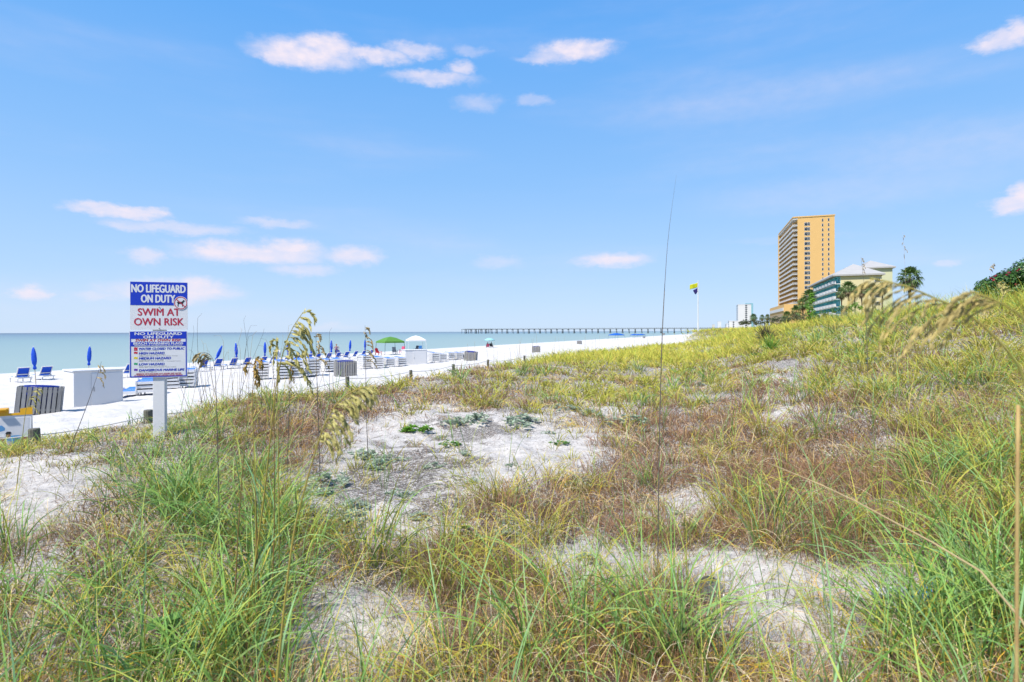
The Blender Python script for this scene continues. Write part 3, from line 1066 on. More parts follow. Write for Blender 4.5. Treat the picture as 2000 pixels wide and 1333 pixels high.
# ------------------------------------------------------------------ the lifeguard sign
def make_sign():
    Y = 7.5
    p = at(312, 857, Y)
    z0 = gz(p.x, p.y) - 0.25
    root = empty('beach_sign', (p.x, p.y, z0), R(17), 'white post carrying the blue and white NO LIFEGUARD ON DUTY sign boards', 'sign')
    S = Y / FPX                               # metres per photo pixel at the sign
    zz = lambda py: (EYE - (py - HZ - ROLL * (312 - 1000)) * S) - z0
    top = zz(549)
    mb = MB()
    mb.box((0, .005, (top - 0.02) / 2), (0.14, 0.11, top - 0.02))
    mb.build('post', M_white, root, bevel=0.006)
    W = 0.715
    # upper board
    zt, zb, zm = zz(548), zz(640.5), zz(593.5)
    T = Matrix.Translation
    up = MB().box((0, -0.064, (zt + zb) / 2), (W, 0.006, zt - zb)).build('upper_board', M_signwhite, root)
    zs = zt - zb
    MB().box((0, -0.0682, (zt + zm) / 2), (W - 0.008, 0.0024, zt - zm - 0.006)).build('blue_field', M_signblue, up)
    m1 = T((0, -0.0692, 0))
    text_obj('lettering', [('NO LIFEGUARD', -0.003, zt - .132 - .01, .108, .68, 0, .0058), ('ON DUTY', -0.01, zt - .265 - .008, .108, .43, 0, .0058)], M_signwhite, up, m1, 0.0016)
    m2 = T((0, -0.067, 0))
    text_obj('lettering', [('SWIM AT', 0.0, zm - .135, .098, .53, 0, .0035), ('OWN RISK', 0.0, zm - .262, .098, .62, 0, .0035)], M_signred, up, m2, 0.0018)
    # round no-dogs badge lapping over the corner
    bx, bz, br = 0.272, zm + 0.035, 0.088
    circ = lambda r, n=40: [(bx + r * math.cos(2 * math.pi * i / n), bz + r * math.sin(2 * math.pi * i / n)) for i in range(n)]
    bd = MB().prism(circ(br), 0.003, T((0, -0.0705, 0))).build('badge', M_signwhite, up)
    ring = MB()
    n = 40
    o_, i_ = circ(br * 0.93), circ(br * 0.82)
    for k in range(n):
        k2 = (k + 1) % n
        ring.prism([o_[k], o_[k2], i_[k2], i_[k]], 0.001, T((0, -0.0738, 0)))
    a = R(-42)
    d, q = Vector((math.cos(a), math.sin(a))), Vector((-math.sin(a), math.cos(a)))
    e = [d * br * .83 + q * .0055, d * br * .83 - q * .0055, -d * br * .83 - q * .0055, -d * br * .83 + q * .0055]
    ring.prism([(bx + v.x, bz + v.y) for v in e], 0.001, T((0, -0.0762, 0)))
    dog = [(-.62, .12), (-.50, .22), (-.45, .20), (.18, .20), (.36, .42), (.40, .52), (.50, .42), (.66, .36), (.64, .26), (.50, .24), (.40, .05), (.34, -.08), (.33, -.55), (.22, -.55), (.20, -.16), (-.22, -.12), (-.32, -.20), (-.36, -.55), (-.48, -.55), (-.46, -.1), (-.50, .08)]
    MB().prism([(bx + x * br * .95, bz + z * br * .95) for x, z in dog], 0.001, T((0, -0.0748, 0))).build('dog_silhouette', M_black, up)
    ring.build('prohibition_ring', M_signred, up)
    for z in (zt - 0.035, zm - 0.02, zb + 0.02):
        MB().lathe([(0.008, -0.004), (0.009, 0), (0.007, 0.004)], 8, (0, -0.0735, z)).build('screw', M_metal, up)
    # lower board
    yt, yb = zz(643), zz(733)
    W2 = 0.70
    cx = -0.008
    lo = MB().box((cx, -0.064, (yt + yb) / 2), (W2 + .02, 0.006, yt - yb)).build('lower_board', M_signwhite, root)
    H = yt - yb
    fr = MB()
    y_ = -0.0682
    fz = lambda f: yt - f * H
    fr.box((cx, y_, (fz(.012) + fz(.165)) / 2), (W2 - .02, .0024, fz(.012) - fz(.165)))
    fr.box((cx, y_, (fz(.235) + fz(.325)) / 2), (W2 - .02, .0024, fz(.235) - fz(.325)))
    for sx in (-1, 1):
        fr.box((cx + sx * (W2 / 2 - .004), y_, (fz(.012) + fz(.985)) / 2), (.012, .0024, fz(.012) - fz(.985)))
    fr.box((cx, y_, fz(.985) + .006), (W2 - .02, .0024, .012))
    fr.build('blue_border', M_signblue, lo)
    mw = T((cx, -0.0694, 0))
    text_obj('lettering', [('NO LIFEGUARD', 0, fz(.088), .038, .59, 0, .003), ('ON DUTY', 0, fz(.160), .038, .38, 0, .003), ('BEACH WARNING FLAGS', 0, fz(.290), .030, .62, 0, .0022),
                           ('BANDERAS DE ADVERTENCIA DE LA PLAYA', 0, fz(.321), .015, .59, 0, .0008)], M_signwhite, lo, mw, 0.0012)
    mr = T((cx, -0.067, 0))
    text_obj('lettering', [('SWIM AT OWN RISK', 0, fz(.226), .034, .575, .2, .002), ('ABSENCE OF FLAGS DOES NOT ASSURE SAFE WATER', 0, fz(.932), .019, .565, .2, .0008),
                           ('LA AUSENCIA DE BANDERAS NO ASEGURA AGUAS SEGURAS', 0, fz(.966), .019, .60, .2, .0008)], M_signred, lo, mr, 0.0014)
    rows = [('WATER CLOSED TO PUBLIC', .405, .57, 'r'), ('HIGH HAZARD', .50, .32, 'r'), ('MEDIUM HAZARD', .61, .40, 'y'), ('LOW HAZARD', .735, .32, 'g'), ('DANGEROUS MARINE LIFE', .862, .57, 'p')]
    text_obj('lettering', [(t, -.245 + w / 2, fz(f), .031, w, .2, .0022) for t, f, w, c in rows], M_signblue, lo, mr, 0.0014)
    small = []
    for (f, w, t) in ((.432, .24, 'Agua Cerrada al Publico'), (.525, .33, 'High Surf and or Strong Currents'), (.548, .48, 'Peligro Alto, Resaca Alta y o Corrientes Fuertes'), (.636, .30, 'Moderate Surf and or Currents'), (.660, .52, 'Peligro Medio, Resaca Moderada y o Corrientes Fuertes'),
                      (.762, .34, 'Calm Conditions, Exercise Caution'), (.787, .46, 'Peligro Bajo, Condiciones Calmas, Tenga Cuidado'), (.888, .21, 'Vida Marina Peligrosa')):
        small.append((t, -.24 + w / 2, fz(f), .011, w, .1, 0))
    text_obj('small_print', small, M_black, lo, mr, 0.0014)
    fcol = {'r': mat('flag_red', (.55, .02, .05), .5), 'y': mat('flag_yellow', (.75, .62, .02), .5), 'g': mat('flag_green', (.02, .38, .16), .5), 'p': mat('flag_purple', (.13, .02, .42), .5)}
    for t, f, w, c in rows:
        fl = MB()
        zc = fz(f - .035)
        fl.prism([(cx + .012 - .315, zc + .012), (cx + .012 - .300, zc + .016), (cx + .012 - .285, zc + .011), (cx + .012 - .272, zc + .014), (cx + .012 - .272, zc - .012), (cx + .012 - .287, zc - .014), (cx + .012 - .300, zc - .009), (cx + .012 - .315, zc - .013)], .0012, T((0, -.0672, 0)))
        if 'WATER' in t:
            fl.prism([(cx + .012 - .315, zc - .014), (cx + .012 - .272, zc - .014), (cx + .012 - .272, zc - .030), (cx + .012 - .315, zc - .030)], .0012, T((0, -.0672, 0)))
        fl.build('flag_symbol', fcol[c], lo)
    for b_ in (up, lo):
        b_.scale = (.925, 1, 1)
        b_.location.x = .012
    return root


make_sign()

# ------------------------------------------------------------------ rope fence
POSTS = [(66, 832, 9.0, .16), (289, 797, 10.5, .155), (492, 765, 13, .15), (678, 734, 16.5, .12), (802, 722, 19.5, .11), (885, 711, 22.5, .115), (953, 702.5, 25, .11), (1024, 695, 29, .11), (1081, 689.5, 33, .11),
         (1130, 686, 37, .11), (1172, 682.5, 41, .11), (1207, 680, 45, .11), (1238, 678.5, 49, .11), (1264, 676.5, 53, .11), (1315, 672.5, 62, .11), (1356, 669.5, 70, .11)]
PLABEL = ['thick grey wooden rope post, leftmost of all, beside the sandwich board', 'short grey rope post just left of the white sign post', 'rope post half buried in tall grass, next right of the lifeguard sign',
          'slim brown rope post under the slatted trash enclosure in the middle of the beach', 'rope post standing in yellow grass right of the slatted enclosure', 'rope post standing at the foot of the grass before the curve of the rope']
ORD = ['seventh', 'eighth', 'ninth', 'tenth', 'eleventh', 'twelfth', 'thirteenth', 'fourteenth', 'fifteenth', 'last']
ptops = []
for i, (px, py, Y, d) in enumerate(POSTS):
    t = at(px, py, Y)
    g = gz(t.x, t.y)
    h = t.z - g + 0.3
    mb = MB()
    r0 = d / 2
    lean = (random.uniform(-.02, .02), random.uniform(-.02, .02))
    pts = [(-lean[0] * (1 - k), -lean[1] * (1 - k), -0.0 + h * k) for k in (0, .3, .6, .97, 1)]
    mb.tube(pts, [r0 * 1.04, r0, r0 * .99, r0 * .97, r0 * .9], 12)
    o = mb.build('rope_post', M_post, None, smooth=False)
    o.location = (t.x, t.y, t.z - h)
    lab = PLABEL[i] if i < len(PLABEL) else 'small dark rope post, %s along the rope from the left' % ORD[i - 6]
    tag(o, lab, 'post', 'rope posts along the dune edge')
    ptops.append(Vector((t.x, t.y, t.z - 0.05 - (0.06 if i < 3 else 0))))
rope = MB()
first = ptops[0] + Vector((-3.4, -0.9, 0.02))
chain = [first] + ptops
for a, b in zip(chain[:-1], chain[1:]):
    L = (b - a).length
    pts = []
    for k in range(11):
        s = k / 10
        q = a.lerp(b, s)
        q.z -= 0.022 * L * 4 * s * (1 - s)
        pts.append(q)
    rope.tube(pts, [max(0.009, 0.00042 * q.y) for q in pts], 6, cap=False)
ro = rope.build('rope', M_rope, None, smooth=True)
tag(ro, 'thin white rope strung from post to post along the dune edge', 'rope')


# ------------------------------------------------------------------ sandwich board at the left edge
def make_board():
    Y = 9.6
    p = at(2, 886, Y)
    z0 = min(p.z, gz(p.x, p.y))
    root = empty('sandwich_board', (p.x, p.y, z0), R(34), 'yellow topped sandwich board picturing a person in a blue shirt crouching', 'board')
    T = Matrix.Translation
    tilt = Matrix.Rotation(R(-10), 4, 'X')
    H = EYE - (806 - HZ + 3) * Y / FPX - z0
    W = 0.80
    Mo = T((0, -0.16, 0)) @ tilt
    Mb_ = T((0, 0.16, 0)) @ Matrix.Rotation(R(10), 4, 'X')
    yel = mat('yellow_plastic', (0.83, 0.44, 0.01), .4, .08, 5)
    wpl = mat('board_white', (0.80, 0.81, 0.83), .4, .04, 5)
    body = MB()
    for M in (Mo, Mb_):
        body.prism([(-W / 2, 0), (W / 2, 0), (W / 2, H), (-W / 2, H)], .03, M)
    body.build('board_panel', wpl, root)
    cap = MB()
    for M in (Mo, Mb_):
        cap.prism([(-W / 2 - .01, H), (W / 2 + .01, H), (W / 2 + .01, H + .125), (W / 2 - .15, H + .11), (W / 2 - .15, H + .035), (.10, H + .035), (.10, H + .12), (-.10, H + .12), (-.10, H + .035), (-W / 2 + .15, H + .035), (-W / 2 + .15, H + .11), (-W / 2 - .01, H + .125)], .04, M)
    cap.build('top_bar', yel, root)
    hd = MB()
    hd.box((0, 0, H + .10), (.16, .30, .02))
    hd.build('hinge', yel, root)
    pic = MB()
    Mp = Mo @ T((0, -.0312, 0))
    sandm = mat('picture_sand', (.66, .68, .72), .5, .2, 3)
    pn = MB().prism([(-W / 2 + .03, .05), (W / 2 - .03, .05), (W / 2 - .03, H - .05), (-W / 2 + .03, H - .05)], .001, Mp).build('picture', sandm, root)
    sx = lambda px: (px + 2) * Y / FPX * 1.0
    sz = lambda py: (886 - py) * Y / FPX

    def shape(name, pts, m, lay):
        MB().prism([(sx(x), sz(y)) for x, y in pts], .0008, Mp @ T((0, -.0011 - lay * .001, 0))).build(name, m, pn)
    skin = mat('picture_skin', (.30, .13, .085), .6, .2, 20)
    shirt = mat('picture_shirt', (.10, .32, .62), .6, .3, 20)
    shorts = mat('picture_shorts', (.12, .30, .26), .6, .2, 20)
    shape('back_leg', [(24, 856), (33, 850), (40, 852), (42, 858), (38, 864), (41, 866), (33, 867), (34, 858), (26, 863)], skin, 0)
    shape('arm', [(30, 848), (36, 848), (42, 852), (41, 857), (35, 855)], skin, 1)
    shape('torso', [(7, 848), (15, 845), (24, 845), (31, 847), (30, 851), (23, 854), (20, 862), (12, 861), (9, 856)], shirt, 2)
    shape('hips', [(20, 850), (24, 850), (26, 861), (18, 863)], shorts, 3)
    shape('head', [(7, 842), (13, 842), (14, 847), (10, 849), (7, 847)], skin, 3)
    shape('hair', [(6, 840), (8, 837), (13, 837), (15, 840), (13, 842), (7, 842.5)], M_black, 4)
    shape('second_figure', [(-30, 848), (-2, 846), (6, 850), (8, 858), (0, 870), (-6, 868), (2, 858), (-4, 856), (-28, 858)], skin, 1)
    shape('second_cap', [(-12, 840), (4, 841), (6, 847), (-12, 847)], wpl, 2)
    shape('beach_ball', [(-14, 826), (0, 824), (5, 829), (5, 834), (-2, 836), (-14, 835)], shirt, 1)


make_board()


# ------------------------------------------------------------------ slatted bin enclosures
def make_bin():
    root = empty('trash_enclosure', (0, 0, 0))
    mb = MB()
    w, d, h, n = 1.08, 0.95, 0.80, 9
    sw = w / n
    for k in range(n):
        x = -w / 2 + sw * (k + .5)
        mb.box((x, -d / 2, h / 2 + .03), (sw * .76, .022, h + random.uniform(-.01, .012)))
        mb.box((x, d / 2, h / 2 + .03), (sw * .76, .022, h))
    for k in range(8):
        y = -d / 2 + .04 + (d - .08) / 8 * (k + .5)
        for s in (-1, 1):
            mb.box((s * w / 2, y, h / 2 + .03), (.022, sw * .74, h))
    mb.build('slats', M_slat, root)
    fr = MB()
    for z in (.16, .70):
        for s in (-1, 1):
            fr.box((0, s * (d / 2 - .03), z), (w - .03, .035, .07))
            fr.box((s * (w / 2 - .03), 0, z), (.035, d - .10, .07))
    for sx in (-1, 1):
        for sy in (-1, 1):
            fr.box((sx * (w / 2 - .06), sy * (d / 2 - .07), .42), (.06, .04, .82))
    fr.build('frame', M_slat, root)
    bag = MB()
    prof = [(.34, .04), (.38, .2), (.39, .5), (.41, .74), (.43, .84), (.41, .86), (.38, .80), (.05, .62)]
    bag.lathe(prof, 18, wob=lambda k, z: 1 + .035 * math.sin(k * 2.7 + z * 9))
    bag.build('bin_liner', M_bluebag, root, smooth=True)
    return root


BINS = [(75, 803, 24, 'grey slatted trash enclosure with a blue bag, the nearest one left of the lifeguard sign', -4, -5), (674, 733, 12, 'grey slatted trash enclosure directly above the slim brown rope post', 0, 0),
        (919, 704, 20, 'grey slatted trash enclosure at the right end of the lounger stacks', 6, 5), (1047, 688.5, 10, 'small slatted trash enclosure right of the teal umbrella, near the rope', 0, 0),
        (1131.5, 673.5, 20, 'tiny slatted trash enclosure alone on the open sand before the pier', 0, 0), (1258, 662.5, 10, 'far slatted trash enclosure below the blue canopies by the pier', 0, 0), (1296, 656.5, 10, 'farthest brown trash enclosure at the end of the beach', 0, 0)]
b0 = make_bin()
for i, (px, py, rz, lab, tx, ty) in enumerate(BINS):
    o = b0 if i == 0 else copy_tree(b0)
    p = hit(px, py, 12) or at(px, py, 250)
    o.location = (p.x, p.y, p.z - .02)
    o.rotation_euler = (R(tx * .5), R(-ty if i == 0 else ty), math.atan((1000 - px) / FPX) + R((-4, 8, -10, 5, -8, 0, 0)[i]))
    o.scale = (.9, .9, .93) if i == 0 else (1, 1, 1)
    tag(o, lab, 'bin', 'slatted trash enclosures on the beach')


# ------------------------------------------------------------------ white storage boxes
def storage_box(px0, px1, py0, py1, rz, lab, depth):
    p = hit((px0 + px1) / 2, py1, 10)
    th = R(rz)
    X, Y = p.x - math.sin(th) * depth / 2, p.y + math.cos(th) * depth / 2
    w = (px1 - px0) * p.y / FPX * 0.86
    h = (py1 - py0) * p.y / FPX * 0.98
    root = empty('storage_box', (X, Y, min(p.z, gz(X, Y)) - .05), R(rz), lab, 'box', 'white beach storage boxes')
    MB().box((0, 0, h / 2), (w, depth, h)).build('body', M_boxwhite, root, bevel=.015)
    MB().box((0, 0, h + .0225), (w + .07, depth + .07, .045)).build('lid', M_boxwhite, root, bevel=.01)
    d = MB()
    d.box((w * .16, -depth / 2 - .012, h * .49), (w * .62, .02, h * .9))
    dd = d.build('door', M_boxwhite, root, bevel=.004)
    MB().box((-w * .10, -depth / 2 - .03, h * .5), (.02, .03, .14)).build('handle', M_metal, dd)
    return root


storage_box(146, 240, 714, 786, 50, 'white storage box behind the slatted enclosure, left of the lifeguard sign', 1.2)
storage_box(788, 838, 681, 711, 24, 'white storage box between lounger stacks below the white canopy', 1.6)


# ------------------------------------------------------------------ loungers
def lounger_parts(raised):
    root = empty('beach_lounger', (0, 0, 0))
    L, W, zs = 1.95, .66, .33
    th = .075 if raised else .148
    px_ = .28                                  # where the back is hinged
    fr = MB()
    for s in (-1, 1):
        y = s * W / 2
        fr.box(((px_ - .97) / 2, y, zs), (px_ + .97, .05, th))
        fr.box((-.955, y, zs + .005), (.035, .05, .05))
        fr.box((px_ + .30, y, zs - .02), (.66, .045, th * .8))
    for x in (-.93, -.3, px_, .86):
        fr.box((x, 0, zs - .01), (.05, W - .05, th * .75))
    # white armrest panels of the moulded frame
    for s in (-1, 1):
        fr.box((px_ - .12, s * (W / 2 + .028), zs + .075), (.42, .03, .08))
    fr.build('frame', M_plastic, root)
    for x in (-.72, .68):
        for s in (-1, 1):
            lg = MB()
            lg.tube([(x - .05, s * W / 2, 0.0), (x + .03 * (1 if x > 0 else -1), s * W / 2, zs - .035)], [.026, .03], 6)
            lg.box((x - .05, s * W / 2, .012), (.12, .05, .024))
            lg.build('leg', M_plastic, root)
    sl = MB()
    sl.box(((px_ - .91) / 2, 0, zs + .035), (px_ + .88, W - .055, .018))
    sl.build('seat_sling', M_bluesling, root)
    a = R(58 if raised else 2)
    Mx = Matrix.Translation((px_, 0, zs + .03)) @ Matrix.Rotation(-a, 4, 'Y')
    b = MB()
    for s in (-1, 1):
        b.box(Mx @ Vector((.36, s * (W / 2 - .025), 0)), (.72, .045, .04), Mx.to_3x3().to_4x4())
    b.box(Mx @ Vector((.72, 0, 0)), (.045, W, .045), Mx.to_3x3().to_4x4())
    b.box(Mx @ Vector((.20, 0, -.012)), (.07, W - .1, .02), Mx.to_3x3().to_4x4())
    bk = b.build('backrest', M_plastic, root)
    c = MB()
    c.box(Mx @ Vector((.36, 0, .012)), (.66, W - .095, .016), Mx.to_3x3().to_4x4())
    if raised:
        c.box(Mx @ Vector((.60, 0, .035)), (.16, .40, .05), Mx.to_3x3().to_4x4())
    c.build('back_sling', M_blue if raised else M_bluesling, bk)
    return root


SEA_RZ = math.atan2(-UX, UY)                 # local x points inland
up0 = lounger_parts(True)
st0 = lounger_parts(False)
UPR = [(40, 741, -6, 'leftmost blue lounger of the waterside row, beside the first closed umbrella'), (83, 737, -4, 'blue lounger of the waterside row, half hidden by the large white box'), (243, 733.5, 6, 'blue lounger just left of the lifeguard sign boards'),
       (391, 721.5, 0, None), (419, 719.5, 0, None), (449, 717.5, 0, None), (475, 716, 0, None), (507, 714, 0, None), (527, 713, 0, None), (553, 711, 0, None), (573, 709.5, 0, None), (597, 708, 0, None), (614, 706.3, 0, None),
       (636, 704.6, 0, None), (654, 703.2, 0, None), (671, 701.6, 0, None), (688, 699.8, 0, None), (704, 698.2, 0, None), (719, 696.6, 0, None)]
NUM = ['first', 'second', 'third', 'fourth', 'fifth', 'sixth', 'seventh', 'eighth', 'ninth', 'tenth', 'eleventh', 'twelfth', 'thirteenth', 'fourteenth', 'fifteenth', 'last']
for i, (px, py, dr, lab) in enumerate(UPR):
    o = up0 if i == 0 else copy_tree(up0)
    p = hit(px, py, 20)
    o.location = (p.x, p.y, p.z - .02)
    o.rotation_euler = (0, 0, SEA_RZ + R(dr + random.uniform(-5, 5)) + R(-4))
    tag(o, lab or 'blue lounger with raised back, %s of its row counting from the sign' % NUM[i - 3], 'lounger', 'blue loungers set up along the water')
STACKS = [  # px, py, how many, blue on top, words
    (258, 768, 1, 'single low white lounger with blue sling, left of the sign post'), (289, 765, 3, 'the short stack left of the sign post'), (334, 756, 4, 'the stack just right of the sign post'), (368, 753, 5, 'the tall stack right of the sign'),
    (510, 738.5, 6, 'the leftmost stack of the big middle row'), (548, 738, 6, 'the second stack of the big middle row'), (578, 735.5, 6, 'the third stack of the big middle row'), (608, 732, 6, 'the right end stack of the big middle row'),
    (637, 724, 5, 'the stack just left of the middle slatted enclosure'), (655, 722, 5, 'the stack at the middle slatted enclosure'),
    (711, 719.5, 6, 'the tall stack past the middle enclosure'), (735, 718.5, 5, 'the second stack past the middle enclosure'), (757, 716, 4, 'the third stack past the middle enclosure'), (778, 714, 4, 'the stack touching the second white box'),
    (846, 707.5, 5, 'the first stack past the second white box'), (859, 705, 4, 'the second stack past the second white box'), (875, 702, 4, 'the blue topped stack left of the third enclosure'), (892, 701.5, 4, 'the stack beside the third enclosure'), (906, 701, 4, 'the stack behind the third enclosure')]
FROMB = ['bottom', 'second from the bottom', 'third from the bottom', 'fourth from the bottom', 'fifth from the bottom', 'sixth from the bottom']
usedst = False
for j, (px, py, n, words) in enumerate(STACKS):
    p = hit(px, py, 16)
    for k in range(n):
        o = copy_tree(st0) if usedst else st0
        usedst = True
        o.location = (p.x + random.uniform(-.02, .02), p.y + random.uniform(-.02, .02), p.z - .13 + k * .165)
        o.rotation_euler = (0, 0, R(118 + (j * 37 % 11) - 5 + random.uniform(-1.5, 1.5)))
        if n == 1:
            lab = words
        else:
            lab = 'white lounger, %s in %s' % ('topmost' if k == n - 1 else FROMB[k], words)
        tag(o, lab, 'lounger', 'white loungers stacked on the sand')
        if k < n - 1 or j in (2, 3, 7, 14, 15):           # only the top ones show blue cloth
            for ch in kids(o):
                if ch.name.startswith('seat_sling'):
                    ch.location.z = -.03


# ------------------------------------------------------------------ closed umbrellas
def make_umbrella():
    root = empty('closed_umbrella', (0, 0, 0))
    MB().tube([(0, 0, -.2), (0, 0, 2.25)], .02, 8).build('pole', mat('wood_pole', (.48, .38, .26), .6, .3, 5), root)
    c = MB()
    prof = [(.055, .92), (.10, .98), (.085, 1.08), (.06, 1.14), (.12, 1.3), (.135, 1.55), (.12, 1.85), (.075, 2.12), (.025, 2.26)]
    c.lathe(prof, 16, wob=lambda k, z: 1 + .16 * math.sin(k * math.pi / 2 + z * 1.5))
    c.build('canopy', M_blue, root, smooth=True)
    MB().lathe([(.015, 2.26), (.022, 2.30), (.006, 2.35)], 8).build('finial', M_plastic, root)
    return root


UMB = [(70, 747, 4, 'furled blue umbrella leaning left, beside the leftmost lounger'), (172, 735, -3, 'furled blue umbrella behind the large white storage box'), (413, 719, -25, 'furled blue umbrella tilted far to the right, right of the lifeguard sign'), (463, 716, 3, None), (517, 712, -1, None),
       (563, 709, 1, None), (607, 706.5, -2, None), (647, 703, -2, None), (682, 699.5, -4, None), (713, 696.5, 0, None)]
UO = ['upright furled blue umbrella, nearest right of the tilted one', 'slim furled blue umbrella beside the person in white', 'furled blue umbrella half hidden behind the tall sea oat plume', 'furled blue umbrella in the middle of the lounger row, right of the sea oat plume', 'furled blue umbrella just left of the standing woman', 'furled blue umbrella just right of the standing woman', 'last furled blue umbrella, at the right end of the lounger row']
u0 = make_umbrella()
for i, (px, py, tilt, lab) in enumerate(UMB):
    o = u0 if i == 0 else copy_tree(u0)
    p = hit(px, py, 18)
    o.location = (p.x, p.y, p.z)
    o.rotation_euler = (0, R(-tilt if i != 2 else 24), random.uniform(0, 3) if abs(tilt) < 3 else 0)
    tag(o, lab or UO[i - 3], 'umbrella', 'furled blue umbrellas by the loungers')


# ------------------------------------------------------------------ canopies and things on the far sand
def canopy(px, py, Y, w, h, rz, col, lab, legcol):
    p = at(px, py, Y)
    z = gz(p.x, p.y)
    root = empty('pop_up_canopy', (p.x, p.y, z), rz, lab, 'canopy')
    hs_ = w / 2
    for sx in (-1, 1):
        for sy in (-1, 1):
            MB().tube([(sx * hs_ * 1.06, sy * hs_ * 1.06, 0), (sx * hs_ * .97, sy * hs_ * .97, h * .74)], .028, 6).build('leg', legcol, root)
    r = MB()
    e = h * .74
    vs = [(-hs_, -hs_, e), (hs_, -hs_, e), (hs_, hs_, e), (-hs_, hs_, e)]
    mid = [(x * .42, y * .42, h * .93) for x, y, _ in vs]
    low = [(x * 1.01, y * 1.01, e - .22) for x, y, _ in vs]
    allv = low + vs + mid + [(0, 0, h)]
    fs = []
    for k in range(4):
        k2 = (k + 1) % 4
        fs += [(k, k2, 4 + k2, 4 + k), (4 + k, 4 + k2, 8 + k2, 8 + k), (8 + k, 8 + k2, 12)]
    r.add(allv, fs)
    ro_ = r.build('roof', col, root)
    md = ro_.modifiers.new('solid', 'SOLIDIFY')
    md.thickness = .012
    return root


canopy(762, 692, 82, 3.0, 2.65, R(38), mat('green_canvas', (.11, .30, .04), .7, .15, 3), 'green pop-up canopy on the beach beside the white one', mat('dark_leg', (.06, .07, .07), .5))
canopy(812, 683, 96, 2.9, 2.75, R(20), mat('white_canvas', (.80, .80, .82), .7, .05, 3), 'white pop-up canopy beside the green one', M_plastic)


def beach_chair(px, py, Y, col, rz, lab, adir=False):
    p = at(px, py, Y)
    z = gz(p.x, p.y)
    root = empty('beach_chair', (p.x, p.y, z), rz, lab, 'chair', 'chairs under the canopies')
    m = mat('chair_' + '_'.join(str(int(c * 99)) for c in col), col, .6, .1, 5)
    s = MB().box((0, 0, .36), (.58, .56, .05), Matrix.Rotation(R(8), 4, 'X')).build('seat', m, root)
    b = MB()
    n = 5 if adir else 1
    for k in range(n):
        x = (k - (n - 1) / 2) * .12
        hh = .72 - abs(x) * .5
        b.box((x, .36, .36 + hh / 2), (.105 if adir else .56, .035, hh), Matrix.Rotation(R(-20), 4, 'X'))
    b.build('backrest', m, root)
    for sx in (-1, 1):
        MB().box((sx * .33, -.02, .56), (.10, .66, .03)).build('armrest', m, root)
        for y in (-.27, .27):
            MB().box((sx * .31, y, .27), (.045, .045, .54)).build('leg', m, root)
    return root


beach_chair(739.5, 684.5, 80, (.52, .012, .03), R(60), 'red slatted beach chair at the left of the green canopy', True)
beach_chair(771, 681.5, 86, (.10, .13, .17), R(30), 'dark grey chair under the right side of the green canopy')
beach_chair(785, 680, 88, (.58, .05, .16), R(-20), 'pink chair between the two canopies')
beach_chair(821, 679, 98, (.01, .16, .48), R(10), 'bright blue chair under the white canopy')
beach_chair(812, 679, 97, (.10, .12, .16), R(-30), 'small dark chair under the white canopy left of the blue one')


def open_umbrella(px, py, Y, r, h, col, lab, name='beach_umbrella'):
    p = at(px, py, Y)
    z = gz(p.x, p.y)
    root = empty(name, (p.x, p.y, z), 0, lab, 'umbrella')
    MB().tube([(0, 0, -.2), (0, 0, h)], .025, 6).build('pole', M_metal, root)
    c = MB()
    c.lathe([(r, h - .52), (r * .86, h - .32), (r * .6, h - .14), (r * .3, h - .03), (.02, h + .02)], 16)
    o = c.build('canopy', col, root, smooth=True)
    return root


open_umbrella(956, 676, 118, 1.15, 2.0, mat('teal_canvas', (.35, .68, .70), .7, .1, 4), 'pale teal open umbrella by the water with people under it')
canopy(1204, 663, 210, 4.2, 2.6, R(25), mat('blue_canopy', (.01, .13, .55), .7, .1, 3), 'blue pop-up canopy alone near the pier', mat('dark_leg', (.06, .07, .07), .5))
for k, px in enumerate((1239, 1245.5, 1252)):
    canopy(px, 657.5, 300, 3.4, 2.0, R(25 + k * 9), mat('blue_canopy', (.01, .13, .55), .7, .1, 3), 'far blue canopy under the pier, ' + ['leftmost', 'middle one', 'rightmost'][k] + ' of a row of three', mat('dark_leg', (.06, .07, .07), .5))


# ------------------------------------------------------------------ people
def skin_mesh(name, verts, edges, m, parent, root=0, levels=2):
    me = bpy.data.meshes.new(name)
    me.from_pydata([v[:3] for v in verts], edges, [])
    o = bpy.data.objects.new(name, me)
    COL.objects.link(o)
    o.modifiers.new('skin', 'SKIN')
    sk = me.skin_vertices[0].data
    for i, v in enumerate(verts):
        r = v[3]
        sk[i].radius = r if isinstance(r, tuple) else (r, r)
        sk[i].use_root = (i == root)
    sb = o.modifiers.new('sub', 'SUBSURF')
    sb.levels = sb.render_levels = levels
    bpy.context.view_layer.update()
    dg = bpy.context.evaluated_depsgraph_get()
    nm = bpy.data.meshes.new_from_object(o.evaluated_get(dg))
    nm.name = name
    o.modifiers.clear()
    o.data = nm
    nm.materials.clear()
    nm.materials.append(m)
    nm.polygons.foreach_set('use_smooth', [True] * len(nm.polygons))
    o.parent = parent
    return o


M_skin = mat('skin', (.42, .22, .15), .6, .15, 20)


